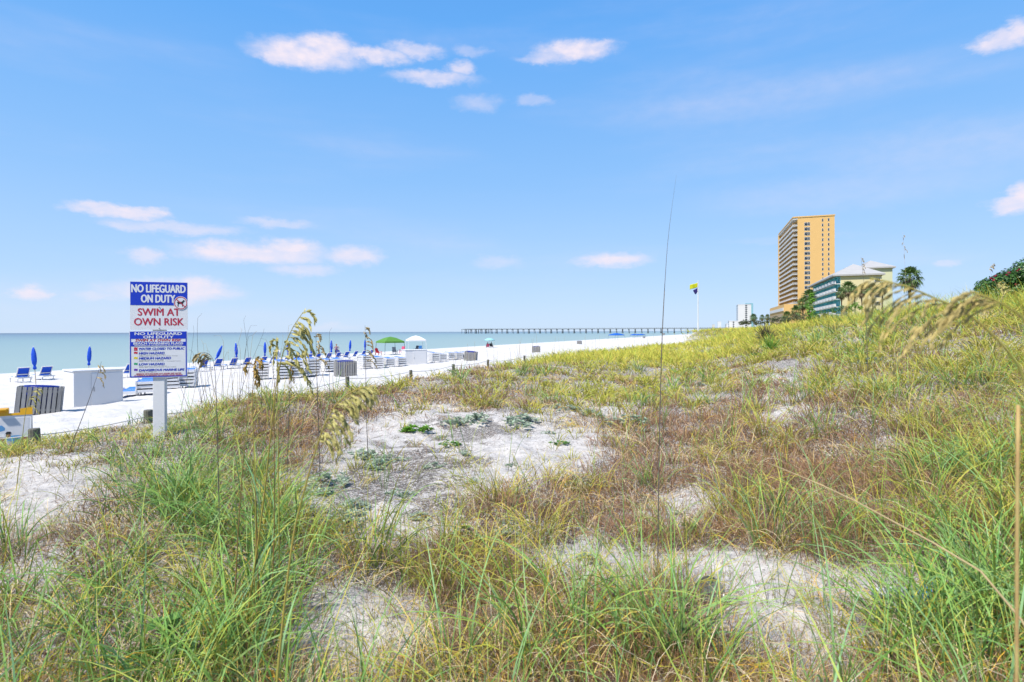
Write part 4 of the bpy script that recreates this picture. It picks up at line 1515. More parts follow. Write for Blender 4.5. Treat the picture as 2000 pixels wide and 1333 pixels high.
def head_bits(root, z, hair_m, yaw=0, x=0, y=0):
    h = MB()
    h.lathe([(.02, -.12), (.055, -.10), (.072, -.05), (.08, 0), (.082, .05), (.07, .10), (.035, .125), (.005, .13)], 14, (x, y, z))
    o = h.build('head', M_skin, root, smooth=True)
    f = MB()
    f.box((x, y - .085, z - .005), (.022, .03, .04))
    f.box((x - .082, y, z), (.015, .03, .05))
    f.box((x + .082, y, z), (.015, .03, .05))
    f.build('nose_and_ears', M_skin, o)
    e = MB()
    for s in (-1, 1):
        e.box((x + s * .03, y - .078, z + .022), (.022, .012, .01))
    e.box((x, y - .07, z - .06), (.04, .012, .01))
    e.build('face_marks', mat('dark_feature', (.05, .02, .02), .5), o)
    hr = MB()
    hr.lathe([(.086, -.03), (.092, .04), (.08, .10), (.045, .14), (.005, .148)], 14, (x, y + .016, z))
    hr.build('hair', hair_m, o, smooth=True)
    return o


def hand(mb, p, d):
    """palm with five short bent fingers for a figure seen far off"""
    p, d = Vector(p), Vector(d).normalized()
    s = d.cross(Vector((0, 1, 0.2))).normalized()
    mb.tube([p, p + d * .05, p + d * .09], [.026, .036, .03], 6)
    for k in range(4):
        a = p + d * .085 + s * (k - 1.5) * .016
        mb.tube([a, a + d * .035, a + d * (.06 + .012 * (1.5 - abs(k - 1.5))) + Vector((0, -.015, -.01))], [.009, .008, .006], 5)
    a = p + d * .03 + s * .032
    mb.tube([a, a + (d + s).normalized() * .03, a + d * .055 + s * .03], [.01, .009, .007], 5)


def woman():
    p = hit(657, 695.5, 40)
    root = empty('person', (p.x, p.y, p.z), R(15), 'woman in swim top and black shorts standing with hands on hips', 'person')
    v = [(0, 0, .95, (.15, .11)), (0, 0, 1.12, (.125, .095)), (0, 0, 1.32, (.155, .11)), (0, .01, 1.43, (.075, .06)), (0, .0, 1.52, .05),
         (-.20, 0, 1.39, .058), (-.36, .03, 1.17, .042), (-.22, -.05, 1.02, .032), (.20, 0, 1.39, .058), (.36, .03, 1.17, .042), (.22, -.05, 1.02, .032),
         (-.10, 0, .84, .095), (-.10, -.01, .48, .062), (-.11, .03, .08, .04), (-.12, -.10, .035, .036), (.10, 0, .84, .095), (.11, -.01, .48, .062), (.12, .03, .08, .04), (.13, -.10, .035, .036)]
    e = [(0, 1), (1, 2), (2, 3), (3, 4), (2, 5), (5, 6), (6, 7), (2, 8), (8, 9), (9, 10), (0, 11), (11, 12), (12, 13), (13, 14), (0, 15), (15, 16), (16, 17), (17, 18)]
    skin_mesh('body', v, e, M_skin, root)
    hm = MB()
    hand(hm, (-.22, -.05, 1.02), (.5, -.5, -.3))
    hand(hm, (.22, -.05, 1.02), (-.5, -.5, -.3))
    hm.build('hands', M_skin, root, smooth=True)
    head_bits(root, 1.63, mat('fair_hair', (.32, .19, .09), .7, .3, 30))
    t = MB().lathe([(.165, .93), (.15, 1.05), (.15, 1.15), (.178, 1.30), (.168, 1.36)], 16)
    for i, q in enumerate(t.v):
        t.v[i] = (q[0], q[1] * .76, q[2])
    t.build('swim_top', mat('swim_pattern', (.10, .06, .14), .7, 0, 40, col2=(.45, .22, .34)), root, smooth=True)
    sh = MB()
    sh.lathe([(.185, .74), (.185, .88), (.17, .97)], 16)
    for i, q in enumerate(sh.v):
        sh.v[i] = (q[0] * 1.08, q[1] * .8, q[2])
    for s in (-1, 1):
        sh.lathe([(.105, .62), (.11, .78)], 12, (s * .105, 0, 0))
    sh.build('shorts', mat('black_cloth', (.012, .012, .016), .8), root, smooth=True)


def man_white():
    p = hit(540.5, 711.5, 40)
    root = empty('person', (p.x, p.y, p.z), R(200), 'person in white shirt and white trousers among the loungers, seen from behind', 'person')
    cl = mat('white_cloth', (.78, .78, .80), .8, .1, 20)
    v = [(0, 0, .98, (.17, .12)), (0, 0, 1.15, (.16, .115)), (0, 0, 1.38, (.19, .12)), (0, .01, 1.50, (.085, .07)), (0, 0, 1.58, .055),
         (-.23, 0, 1.45, .07), (-.29, .02, 1.18, .05), (-.27, -.08, .94, .036), (.23, 0, 1.45, .07), (.29, .02, 1.18, .05), (.27, -.08, .94, .036),
         (-.11, 0, .88, .105), (-.11, 0, .5, .07), (-.12, .02, .08, .05), (-.12, -.11, .04, .042), (.11, 0, .88, .105), (.12, 0, .5, .07), (.12, .02, .08, .05), (.13, -.11, .04, .042)]
    e = [(0, 1), (1, 2), (2, 3), (3, 4), (2, 5), (5, 6), (6, 7), (2, 8), (8, 9), (9, 10), (0, 11), (11, 12), (12, 13), (13, 14), (0, 15), (15, 16), (16, 17), (17, 18)]
    skin_mesh('body', v, e, M_skin, root)
    hm = MB()
    hand(hm, (-.27, -.08, .94), (0, -.2, -1))
    hand(hm, (.27, -.08, .94), (0, -.2, -1))
    hm.build('hands', M_skin, root, smooth=True)
    head_bits(root, 1.69, mat('dark_hair', (.05, .035, .025), .7, .3, 30))
    t = MB().lathe([(.215, .84), (.205, 1.0), (.195, 1.2), (.22, 1.38), (.17, 1.48), (.08, 1.53)], 16)
    for i, q in enumerate(t.v):
        t.v[i] = (q[0], q[1] * .72, q[2])
    for s in (-1, 1):
        t.tube([(s * .20, 0, 1.45), (s * .285, .02, 1.2), (s * .29, .0, 1.12)], [.085, .075, .072], 10)
    t.build('shirt', cl, root, smooth=True)
    tr = MB()
    tr.lathe([(.19, .80), (.2, .9), (.185, .99)], 14)
    for i, q in enumerate(tr.v):
        tr.v[i] = (q[0], q[1] * .75, q[2])
    for s in (-1, 1):
        tr.tube([(s * .11, 0, .9), (s * .115, 0, .5), (s * .12, .015, .1)], [.118, .09, .075], 10)
    tr.build('trousers', cl, root, smooth=True)


def seated(px, py, Y, rz, cloth, lab, chaircol):
    p = at(px, py, Y)
    z = gz(p.x, p.y)
    root = empty('person', (p.x, p.y, z), rz, lab, 'person')
    v = [(0, .05, .38, (.16, .13)), (0, .10, .58, (.14, .11)), (0, .17, .80, (.17, .11)), (0, .17, .92, .06), (0, .15, .98, .05), (-.21, .15, .85, .055), (-.27, .0, .62, .042), (-.2, -.2, .5, .034), (.21, .15, .85, .055), (.27, .0, .62, .042), (.2, -.2, .5, .034),
         (-.11, -.15, .40, .09), (-.12, -.42, .46, .065), (-.12, -.55, .08, .042), (-.12, -.66, .05, .036), (.11, -.15, .40, .09), (.12, -.42, .46, .065), (.12, -.55, .08, .042), (.12, -.66, .05, .036)]
    e = [(0, 1), (1, 2), (2, 3), (3, 4), (2, 5), (5, 6), (6, 7), (2, 8), (8, 9), (9, 10), (0, 11), (11, 12), (12, 13), (13, 14), (0, 15), (15, 16), (16, 17), (17, 18)]
    skin_mesh('body', v, e, mat('tan_skin', (.16, .08, .055), .6), root)
    hm = MB()
    hand(hm, (-.2, -.2, .5), (0, -1, -.1))
    hand(hm, (.2, -.2, .5), (0, -1, -.1))
    hm.build('hands', mat('tan_skin', (.16, .08, .055), .6), root, smooth=True)
    head_bits(root, 1.08, mat('dark_hair', (.05, .035, .025), .7, .3, 30), y=.14)
    t = MB()
    t.tube([(0, .05, .40), (0, .11, .60), (0, .17, .84)], [.175, .165, .185], 14)
    t.build('shirt', cloth, root, smooth=True)
    ch = empty('beach_chair', (p.x, p.y, z), rz, 'low beach chair carrying the ' + lab, 'chair', 'low chairs under the teal umbrella')
    MB().box((0, -.02, .24), (.56, .56, .04)).build('seat', chaircol, ch)
    MB().box((0, .33, .52), (.56, .04, .66), Matrix.Rotation(R(-16), 4, 'X')).build('backrest', chaircol, ch)
    for sx in (-1, 1):
        MB().box((sx * .27, -.2, .12), (.04, .04, .24)).build('leg', M_metal, ch)
        MB().box((sx * .27, .2, .12), (.04, .04, .24)).build('leg', M_metal, ch)


woman()
man_white()
seated(952, 675.5, 118, R(200), mat('pink_cloth', (.55, .10, .18), .8), 'person in pink sitting under the teal umbrella', mat('chair_pink', (.58, .08, .16), .7))
seated(960, 675.5, 118.6, R(160), mat('dark_cloth', (.03, .03, .04), .8), 'person in dark clothes sitting under the teal umbrella', mat('chair_dark', (.06, .06, .07), .7))
# folded patterned chair beside the woman
beach_chair(663.5, 699, 71, (.05, .07, .30), R(160), 'dark blue beach chair right beside the standing woman')


# ------------------------------------------------------------------ pier
def make_pier():
    Yr = 960.0
    a = Vector((.354 * Yr, Yr))                  # shore end
    d = Vector((-UY, UX))                        # out to sea
    Lp = 470.0
    root = empty('pier', (a.x, a.y, 0), math.atan2(d.y, d.x), 'long dark fishing pier on piles running out to sea at the horizon', 'pier')
    con = mat('pier_concrete', (.17, .19, .20), .9, .3, .5)
    n = 42
    dk = MB()
    dk.box((Lp / 2 - 60, 0, 8.15), (Lp + 120, 7.5, .9))
    dk.build('deck', con, root)
    for s in (-1, 1):
        rl = MB()
        rl.box((Lp / 2 - 60, s * 3.6, 9.75), (Lp + 120, .18, .22))
        for k in range(0, 150):
            rl.box((-110 + k * (Lp + 108) / 150, s * 3.6, 9.15), (.2, .16, 1.1))
        rl.build('railing', con, root)
    for k in range(n):
        x = 8 + k * (Lp - 12) / (n - 1)
        b = MB()
        w = 7.0
        b.box((x, 0, 7.3), (1.5, w, .8))
        for y in (-2.6, 2.6):
            b.tube([(x - .9, y * 1.3, -2), (x, y, 7)], .42, 6)
            if k % 2:
                b.tube([(x + .9, y * 1.3, -2), (x, y, 7)], .42, 6)
        b.build('pile_bent', con, root)
    hd = MB()
    hd.box((Lp - 30, 0, 8.3), (64, 16, .8))
    for k in range(9):
        for y in (-7, 7):
            hd.tube([(Lp - 58 + k * 7.4, y, -2), (Lp - 58 + k * 7.4, y, 8)], .4, 6)
    hd.build('pier_head', con, root)


make_pier()


# ------------------------------------------------------------------ flagpole
def make_flagpole():
    Y = 84
    p = at(1363.5, 650, Y)
    z0 = gz(p.x, p.y) - .3
    top = EYE + (HZ + 1 - 553) * Y / FPX
    root = empty('flagpole', (p.x, p.y, z0), 0, 'white flagpole with a yellow and a dark purple warning flag on the dune', 'flagpole')
    h = top - z0
    MB().tube([(0, 0, 0), (0, 0, 1.6), (0, 0, 1.62), (0, 0, h)], [.10, .10, .066, .05], 10).build('pole', M_white, root, smooth=False)
    MB().lathe([(.02, h), (.07, h + .05), (.07, h + .1), (.01, h + .15)], 8).build('finial', M_white, root, smooth=True)

    def flag(name, z, w, hh, droop, m, tear):
        nx, nz = 14, 6
        vs, fs = [], []
        for i in range(nx + 1):
            s = i / nx
            for j in range(nz + 1):
                t = j / nz
                ww = w * (1 - tear * t)
                vs.append((-.06 - ww * s, .13 * math.sin(s * 7 + t) * s, z - hh * t - droop * s - .05 * math.sin(s * 6) * s))
        for i in range(nx):
            for j in range(nz):
                k = i * (nz + 1) + j
                fs.append((k, k + 1, k + nz + 2, k + nz + 1))
        o = MB().add(vs, fs).build(name, m, root, smooth=True)
        md = o.modifiers.new('solid', 'SOLIDIFY')
        md.thickness = .004
        return o
    flag('yellow_flag', h - .12, 1.12, .68, .36, mat('flag_cloth_yellow', (.80, .82, .02), .7, .1, 4, trans=.3), .0)
    flag('purple_flag', h - .86, .66, .62, .42, mat('flag_cloth_purple', (.03, .025, .19), .8, .2, 4), .55)
    MB().tube([(.06, -.02, 1.2), (.055, -.02, h - .1)], .01, 5).build('halyard', M_rope, root)


make_flagpole()


# ------------------------------------------------------------------ buildings
M_orange = mat('orange_stucco', (.80, .51, .20), .85, .06, .3)
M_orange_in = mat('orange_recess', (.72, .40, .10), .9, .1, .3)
M_glass = mat('dark_glass', (.035, .05, .065), .12, .5, .25, spec=.6)
M_trim = mat('white_trim', (.78, .78, .78), .6, .05, 1)
M_roofw = mat('white_roof', (.47, .465, .46), .6, .08, .6)
M_yelwall = mat('yellow_stucco', (.76, .68, .40), .85, .05, .3)
M_greenwall = mat('pale_green_stucco', (.66, .68, .45), .85, .05, .3)
M_teal = mat('teal_panel', (.30, .90, .96), .5, .35, .35)
M_tan = mat('tan_panel', (.55, .42, .27), .85, .1, .3)


def bld(name, px, Y, rot, label):
    p = at(px, 650, Y)
    return empty(name, (p.x, p.y, 0), R(rot), label, 'building'), p


def orange_tower():
    rot = -18
    root, p = bld('hotel_tower', 1558.4, 339, rot, 'tall orange hotel tower with white balconies on its sea side')
    W, L = 19.6, 62
    zr = 71.0
    MB().box((W / 2, L / 2, (zr + 19) / 2), (W, L, zr - 19)).build('wall', M_orange, root)
    rf = MB()
    rf.box((W / 2 - 1.2, L / 2, zr + .35), (W + 2.9, L + .6, .7))
    rf.box((W * .55, L * .5, zr + 2.0), (W * .3, 9, 3.0))
    rf.build('roof', M_orange, root)
    MB().box((-1.25, L / 2, zr - .75), (2.6, L + .2, .5)).build('cornice', M_trim, root)
    MB().box((-1.25, L + .9, 43), (3.0, 1.8, 56)).build('end_wall', M_orange, root)
    fh = 2.89
    z0 = 19.8
    for k in range(17):
        z = z0 + k * fh
        b = MB()
        b.box((-1.22, L / 2, z + .12), (2.44, L, .24))
        o = b.build('balcony', M_trim, root)
        r = MB()
        r.box((-2.42, L / 2, z + 1.15), (.08, L, .10))
        r.box((-2.42, L / 2, z + .55), (.06, L - .1, .62))
        r.box((-1.22, .04, z + 1.15), (2.36, .08, .10))
        for q in range(4):
            r.box((-1.22, .04, z + .32 + q * .2), (2.30, .05, .07))
        r.build('railing', M_trim, o)
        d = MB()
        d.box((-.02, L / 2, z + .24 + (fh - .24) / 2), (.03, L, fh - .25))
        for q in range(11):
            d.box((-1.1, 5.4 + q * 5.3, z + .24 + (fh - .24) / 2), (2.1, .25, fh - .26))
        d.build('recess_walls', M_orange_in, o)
        g = MB()
        for q in range(11):
            g.box((-.05, 2.9 + q * 5.3, z + 1.35), (.06, 3.4, 2.1))
        g.build('glass_doors', M_glass, o)
    # windows in the end wall
    ca, sa = math.cos(R(rot)), math.sin(R(rot))

    def lx(px):
        t = (px - 1000) / FPX
        return (t * p.y - p.x) / (ca - t * sa)
    x0, x1 = lx(1571.3), lx(1582.6)
    zt = EYE + (649.8 - 441.5) * (p.y + sa * x0) / FPX
    for k in range(18):
        z = zt - k * fh
        wf = MB()
        for a_, b_ in ((x0, x0 + .12), (x1 - .12, x1), ((x0 + x1) / 2 + .35, (x0 + x1) / 2 + .5)):
            wf.box(((a_ + b_) / 2, -.05, z), (b_ - a_, .12, 1.9))
        wf.box(((x0 + x1) / 2, -.05, z + .95), (x1 - x0, .12, .10))
        wf.box(((x0 + x1) / 2, -.05, z - .95), (x1 - x0, .12, .10))
        wf.box(((x0 + x1) / 2, -.05, z + .45), (x1 - x0, .10, .07))
        o = wf.build('window', M_trim, root)
        MB().box(((x0 + x1) / 2, -.02, z), (x1 - x0 - .1, .05, 1.86)).build('pane', M_glass, o)
    for c in (1607.2, 1618.9):
        xc = lx(c)
        zc = EYE + (649.8 - 433.5 - (.0 if c < 1610 else -.8)) * (p.y + sa * xc) / FPX
        for k in range(15):
            z = zc - k * fh
            wf = MB()
            wf.box((xc, -.05, z + .82), (.95, .12, .1))
            wf.box((xc, -.05, z + .3), (.95, .1, .07))
            wf.box((xc, -.05, z - .82), (.95, .12, .1))
            for s in (-1, 1):
                wf.box((xc + s * .43, -.05, z), (.09, .12, 1.6))
            o = wf.build('window', M_trim, root)
            MB().box((xc, -.02, z), (.8, .05, 1.56)).build('pane', M_glass, o)
    pd = MB()
    pd.box((W / 2 - 3.2, L / 2 + 4, 10.8), (W + 8.5, L + 8, 17.6))
    pd.build('podium', M_orange, root)
    MB().box((-7.6, L / 2 + 4, 16.6), (.5, L + 4, 1.9)).build('podium_band', M_trim, root)
    MB().box((-7.55, L / 2 + 4, 11.3), (.4, L, 5.4)).build('podium_panel', M_tan, root)
    MB().box((-1.3, -.1, 18.0), (2.1, .1, 1.9)).build('podium_opening', M_glass, root)


orange_tower()


def yellow_hotel():
    rot = -19.3
    root, p = bld('hotel', 1642, 203, rot, 'long yellow hotel with white hip roof, teal doors and white balconies')
    W, L, ze = 12.7, 56, 23.6
    MB().box((W / 2, L / 2, ze / 2), (W, L, ze)).build('wall', M_yelwall, root)
    r = MB()
    e = .9
    rz = ze + 4.3
    vs = [(-2.6, -e, ze), (W + e, -e, ze), (W + e, L + e, ze), (-2.6, L + e, ze), (W * .42, W * .5, rz), (W * .42, L - W * .5, rz)]
    lo = [(x, y, z - .55) for x, y, z in vs[:4]]
    r.add(vs + lo, [(0, 1, 4), (1, 2, 5, 4), (2, 3, 5), (3, 0, 4, 5), (6, 7, 1, 0), (7, 8, 2, 1), (8, 9, 3, 2), (9, 6, 0, 3), (9, 8, 7, 6)])
    rf = r.build('roof', M_roofw, root)
    fh = 2.75
    n = 9
    uw = L / n
    for k in range(7):
        z = ze - .5 - (k + 1) * fh
        sl = MB().box((-.75, L / 2, z), (1.5, L, .22)).build('balcony_deck', M_trim, root)
        rec = MB().box((-.035, L / 2, z + 1.4), (.07, L - .4, 2.3)).build('door_band', M_teal, root)
        g = MB()
        pa = MB()
        pa.box((-.6, L / 2, z + 2.56), (1.1, L, .06))
        for q in range(n):
            y = (q + .5) * uw
            g.box((-.09, y - uw * .2, z + 1.3), (.05, uw * .22, 2.0))
            if q:
                pa.box((-.6, q * uw + .09, z + 1.33), (1.1, .16, 2.42))
        g.build('glass_doors', M_glass, rec)
        pa.build('partitions', M_teal, sl)
        rail = MB()
        for q in range(n):
            y = (q + .5) * uw
            pts = []
            for t in range(9):
                a = -math.pi / 2 + math.pi * t / 8
                pts.append((-1.45 - .75 * math.cos(a), y + uw * .46 * math.sin(a)))
            for (xa, ya), (xb, yb) in zip(pts[:-1], pts[1:]):
                ln = math.hypot(xb - xa, yb - ya)
                an = math.atan2(yb - ya, xb - xa)
                rail.box(((xa + xb) / 2, (ya + yb) / 2, z + .62), (ln + .03, .07, 1.02), Matrix.Rotation(an, 4, 'Z'))
        rail.build('balcony_rails', M_trim, sl)
    # wing behind, pale green, standing a little higher
    MB().box((W + 2.6, 24.5, 13.65), (9.0, 19, 27.3)).build('rear_wing', M_greenwall, root)
    r = MB()
    x0, x1, y0, y1, z = W - 2.8, W + 8.0, 14.1, 34.9, 27.3
    vs = [(x0, y0, z), (x1, y0, z), (x1, y1, z), (x0, y1, z), ((x0 + x1) / 2 - 1.4, y0 + 6.2, z + 3.1), ((x0 + x1) / 2 - 1.4, y1 - 6.2, z + 3.1)]
    lo = [(a, b, c - .5) for a, b, c in vs[:4]]
    r.add(vs + lo, [(0, 1, 4), (1, 2, 5, 4), (2, 3, 5), (3, 0, 4, 5), (6, 7, 1, 0), (7, 8, 2, 1), (8, 9, 3, 2), (9, 6, 0, 3), (9, 8, 7, 6)])
    r.build('rear_roof', M_roofw, root)
    for k in range(7):
        z = ze - 2.2 - k * 2.75
        wf = MB().box((W - 1.3, -.04, z), (1.9, .08, 1.3)).build('window', M_trim, root)
        MB().box((W - 1.3, -.09, z), (1.6, .04, 1.1)).build('pane', M_glass, wf)


yellow_hotel()


def block(name, px0, px1, py0, Y, rot, L, m, lab, floors, mside=None, strip=None, base=None):
    root, p = bld(name, px0, Y, rot, lab)
    z = EYE + (649.6 - py0) * Y / FPX
    W = (px1 - px0) * Y / FPX / math.cos(R(rot)) * .93
    MB().box((W / 2, L / 2, z / 2), (W, L, z)).build('wall', m, root)
    MB().box((W / 2, L / 2, z + .3), (W + .5, L + .5, .6)).build('roof', m, root)
    fh = (z - 8) / floors
    for k in range(floors):
        g = MB()
        zz = z - fh * (k + .55)
        g.box((-.06, L / 2, zz), (.12, L * .9, fh * .5))
        if strip:
            g.box((W * strip, -.05, zz), (W * .15, .1, fh * .62))
        g.build('window_row', M_glass, root)
    return root, W, z


r_, w_, z_ = block('white_tower', 1441.5, 1466, 598.5, 900, -18, 40, mat('white_stucco', (.74, .745, .76), .8, .04, .2), 'white tower block with a dark window strip, left of the palm trees', 12, strip=.62)
MB().box((w_ + 1.4, 6, (z_ + 2) / 2), (2.8, 13, z_ + 2)).build('blue_end', mat('blue_stucco', (.25, .50, .60), .8, .05, .2), r_)
MB().box((w_ * .85, 6, z_ + 1.8), (w_ * .55, 9, 1.0)).build('roof_slab', mat('blue_stucco', (.25, .50, .60), .8, .05, .2), r_)
block('low_white_building', 1424, 1440.5, 630.5, 760, -18, 30, mat('white_stucco', (.74, .745, .76), .8, .04, .2), 'low white building at the foot of the white tower block', 3, strip=.5)
block('low_white_building', 1419, 1424.5, 635.5, 860, -18, 22, mat('white_stucco', (.74, .745, .76), .8, .04, .2), 'lowest white building at the left end of the white group', 2)
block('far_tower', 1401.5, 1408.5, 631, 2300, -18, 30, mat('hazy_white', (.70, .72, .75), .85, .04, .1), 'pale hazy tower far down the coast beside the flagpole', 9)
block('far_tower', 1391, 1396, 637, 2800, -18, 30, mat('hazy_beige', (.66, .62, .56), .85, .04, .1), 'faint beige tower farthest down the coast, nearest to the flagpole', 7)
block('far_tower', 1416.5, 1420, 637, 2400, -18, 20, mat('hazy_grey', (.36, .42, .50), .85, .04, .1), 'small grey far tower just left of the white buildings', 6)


# ------------------------------------------------------------------ palms and bushes inland
M_trunk = mat('palm_trunk', (.16, .125, .095), .95, .5, 3, bump=.6, stretch=(1, 1, 5))
M_frond = mat('palm_frond', (.15, .25, .06), .5, .4, 2, trans=.2, island=.4)
M_frondp = mat('palm_frond_pale', (.20, .26, .06), .5, .4, 2, trans=.25, island=.35)
M_dead = mat('dead_frond', (.30, .23, .14), .9, .4, 3, trans=.15, island=.3)


def frond_fan(mb, base, az_, el, plen, r, droop, n=13):
    """one fan leaf: stalk, then blades spread in a fan whose tips hang"""
    d = Vector((math.cos(az_) * math.cos(el), math.sin(az_) * math.cos(el), math.sin(el)))
    side = Vector((-math.sin(az_), math.cos(az_), 0))
    up = side.cross(d) * -1
    mid = base + d * plen * .6 + Vector((0, 0, .05))
    hub = base + d * plen - Vector((0, 0, droop * plen * .35))
    w = .035
    mb.add([base + side * w, base - side * w, mid - side * w, mid + side * w], [(0, 1, 2, 3)])
    mb.add([mid + side * w, mid - side * w, hub - side * w * .7, hub + side * w * .7], [(0, 1, 2, 3)])
    dd = (d - Vector((0, 0, droop * .5))).normalized()
    for k in range(n):
        a = (k / (n - 1) - .5) * R(235)
        v = dd * math.cos(a) + side * math.sin(a)
        v = (v + up * random.uniform(-.12, .22)).normalized()
        ln = r * (1 - .28 * abs(a) / R(118)) * random.uniform(.85, 1.08)
        q = v.cross(up).normalized() * r * .075
        m1 = hub + v * ln * .55
        tip = hub + v * ln + Vector((0, 0, -1)) * ln * (.18 + droop * .5) * random.uniform(.6, 1.3)
        mb.add([hub, m1 - q, tip, m1 + q], [(0, 1, 2, 3)])


def crown(mat_, n, seed, size=1.0, low=False):
    random.seed(seed)
    mb = MB()
    for k in range(n):
        az_ = k * 2.399963 + random.uniform(-.3, .3)
        f = (k + .5) / n
        el = R(82 - 118 * f ** 1.05 + random.uniform(-9, 9)) if not low else R(-35 - 45 * f)
        frond_fan(mb, Vector((0, 0, random.uniform(-.1, .15))), az_, el, random.uniform(1.0, 1.5) * size, random.uniform(.95, 1.3) * size, .25 + .75 * f)
    return mb


def make_palm(seed, mfr, n=34):
    root = empty('palm_tree', (0, 0, 0))
    random.seed(seed)
    h = 6.0
    b = random.uniform(-.35, .35)
    pts = [(b * (k / 8) ** 2 - b, .1 * math.sin(k), -1.0 + (h + 1.0) * k / 8) for k in range(9)]
    pts[-1] = (0, 0, h)
    t = MB().tube(pts, [.26, .23, .2, .19, .19, .195, .2, .22, .2], 10)
    t.build('trunk', M_trunk, root, smooth=True)
    c = crown(mfr, n + 8, seed + 5).build('crown', mfr, root)
    c.location = (0, 0, h)
    d = crown(M_dead, 15, seed + 9, .95, True).build('dead_fronds', M_dead, root)
    d.location = (0, 0, h - .1)
    return root


protos = [make_palm(3, M_frond), make_palm(8, M_frond, 30), make_palm(15, M_frondp, 26)]
PALMS = [  # px, crown row, base row, crown width px, kind, words
    (1777.5, 545, 600, 56, 0, 'largest fan palm, standing alone right of the yellow hotel'), (1657, 565, 612, 35, 0, 'dark bushy palm in front of the hotel corner'), (1643, 575, 608, 28, 2, 'brighter green palm left of the bushy one at the hotel corner'),
    (1683, 571, 613, 31, 1, 'palm with leaning trunk in front of the yellow end wall'), (1669, 585, 610, 23, 1, 'short palm between the bushy one and the leaning one'), (1704, 568, 613, 29, 0, 'palm right of the leaning one, on the yellow end wall'),
    (1724, 566, 608, 30, 1, 'palm behind the blurred sea oat plume, before the hotel'), (1693, 577, 612, 20, 1, 'small palm squeezed behind the leaning one'), (1627, 581, 614, 20, 1, 'palm before the balconies, upper one of two close together'), (1625.5, 600, 621, 22, 0, 'low palm before the balconies with a brown skirt'),
    (1604, 592, 619, 17, 2, 'slim palm at the far end of the teal balconies'), (1581, 581, 628, 36, 0, 'dark palm between the orange tower and the hotel'), (1597, 603, 624, 18, 1, 'small palm under the far end of the hotel roof'), (1555, 611, 636, 29, 1, 'shaggy palm in front of the tower podium'),
    (1510.5, 612, 633, 12.5, 2, 'thin small palm alone left of the tower podium'), (1472, 622, 640, 19, 0, 'leftmost palm below the white tower block'), (1488.5, 623, 640, 14, 1, 'second palm from the left end of the palm group'), (1499, 622, 641, 15, 2, 'third palm from the left end of the palm group'), (1537, 620, 640, 26, 0, 'broad low palm left of the shaggy one'), (1669, 572, 610, 30, 0, 'palm whose crown overlaps the bushy one at the hotel corner'), (1714, 574, 612, 26, 2, 'light green palm between the two on the yellow end wall'), (1568, 596, 630, 30, 1, 'brownish palm left of the bright green shrub')]
used = set()
for (px, pc, pb, w, k, lab) in PALMS:
    Y = 5.0 * FPX / w
    p = at(px, pc, Y)
    s = 1.0
    base_z = 3.4
    o = protos[k] if k not in used else copy_tree(protos[k])
    used.add(k)
    o.location = (p.x, p.y, p.z - 6.0)
    o.rotation_euler = (0, 0, random.uniform(0, 6.28))
    # a longer or shorter trunk so that every palm stands on the ground
    g = gz(p.x, p.y)
    trunk_len = p.z - g
    for ch in kids(o):
        if ch.name.startswith('trunk'):
            f = max(trunk_len / 6.0, .15)
            ch.scale = (1, 1, f)
    o.location.z = g
    for ch in kids(o):
        if not ch.name.startswith('trunk'):
            ch.location.z = trunk_len - (0 if ch.name.startswith('crown') else .1)
    tag(o, lab, 'palm', 'palms between the dune and the hotels')


def leaf_ball(mb, c, r, n, size, flat=.8):
    for _ in range(n):
        d = Vector((random.gauss(0, 1), random.gauss(0, 1), random.gauss(0, 1))).normalized()
        rr = r * random.uniform(.55, 1.05)
        q = Vector(c) + Vector((d.x * rr, d.y * rr, d.z * rr * flat))
        a = Vector((random.gauss(0, 1), random.gauss(0, 1), random.gauss(0, .6))).normalized()
        nrm = (d + Vector((random.gauss(0, .5), random.gauss(0, .5), .6))).normalized()
        b = nrm.cross(a).normalized()
        a = b.cross(nrm).normalized()
        s = size * random.uniform(.6, 1.3)
        mb.add([q - a * s, q - b * s * .42 + nrm * s * .1, q + a * s, q + b * s * .42 + nrm * s * .1], [(0, 1, 2, 3)])


def bush(name, px, py, Y, balls, n, size, m, lab, cat='bush', stems=True):
    """balls: (dx px, dy px, radius px)"""
    c = at(px, py, Y)
    g = gz(c.x, c.y)
    root = empty(name, (c.x, c.y, g), 0, lab, cat)
    mb = MB()
    st = MB()
    S = Y / FPX
    for dx, dy, r in balls:
        q = Vector((dx * S, random.uniform(-.4, .4) * r * S, c.z - g - dy * S))
        leaf_ball(mb, q, r * S, int(n * max(.3, (r / 18) ** 2)), size)
        st.tube([(dx * S * .4, 0, -.3), q * .5, q], [.05 * r * S + .01, .04 * r * S + .008, .008], 5)
    st.build('stem', M_trunk, root)
    mb.build('foliage', m, root)
    return root, S, c.z - g


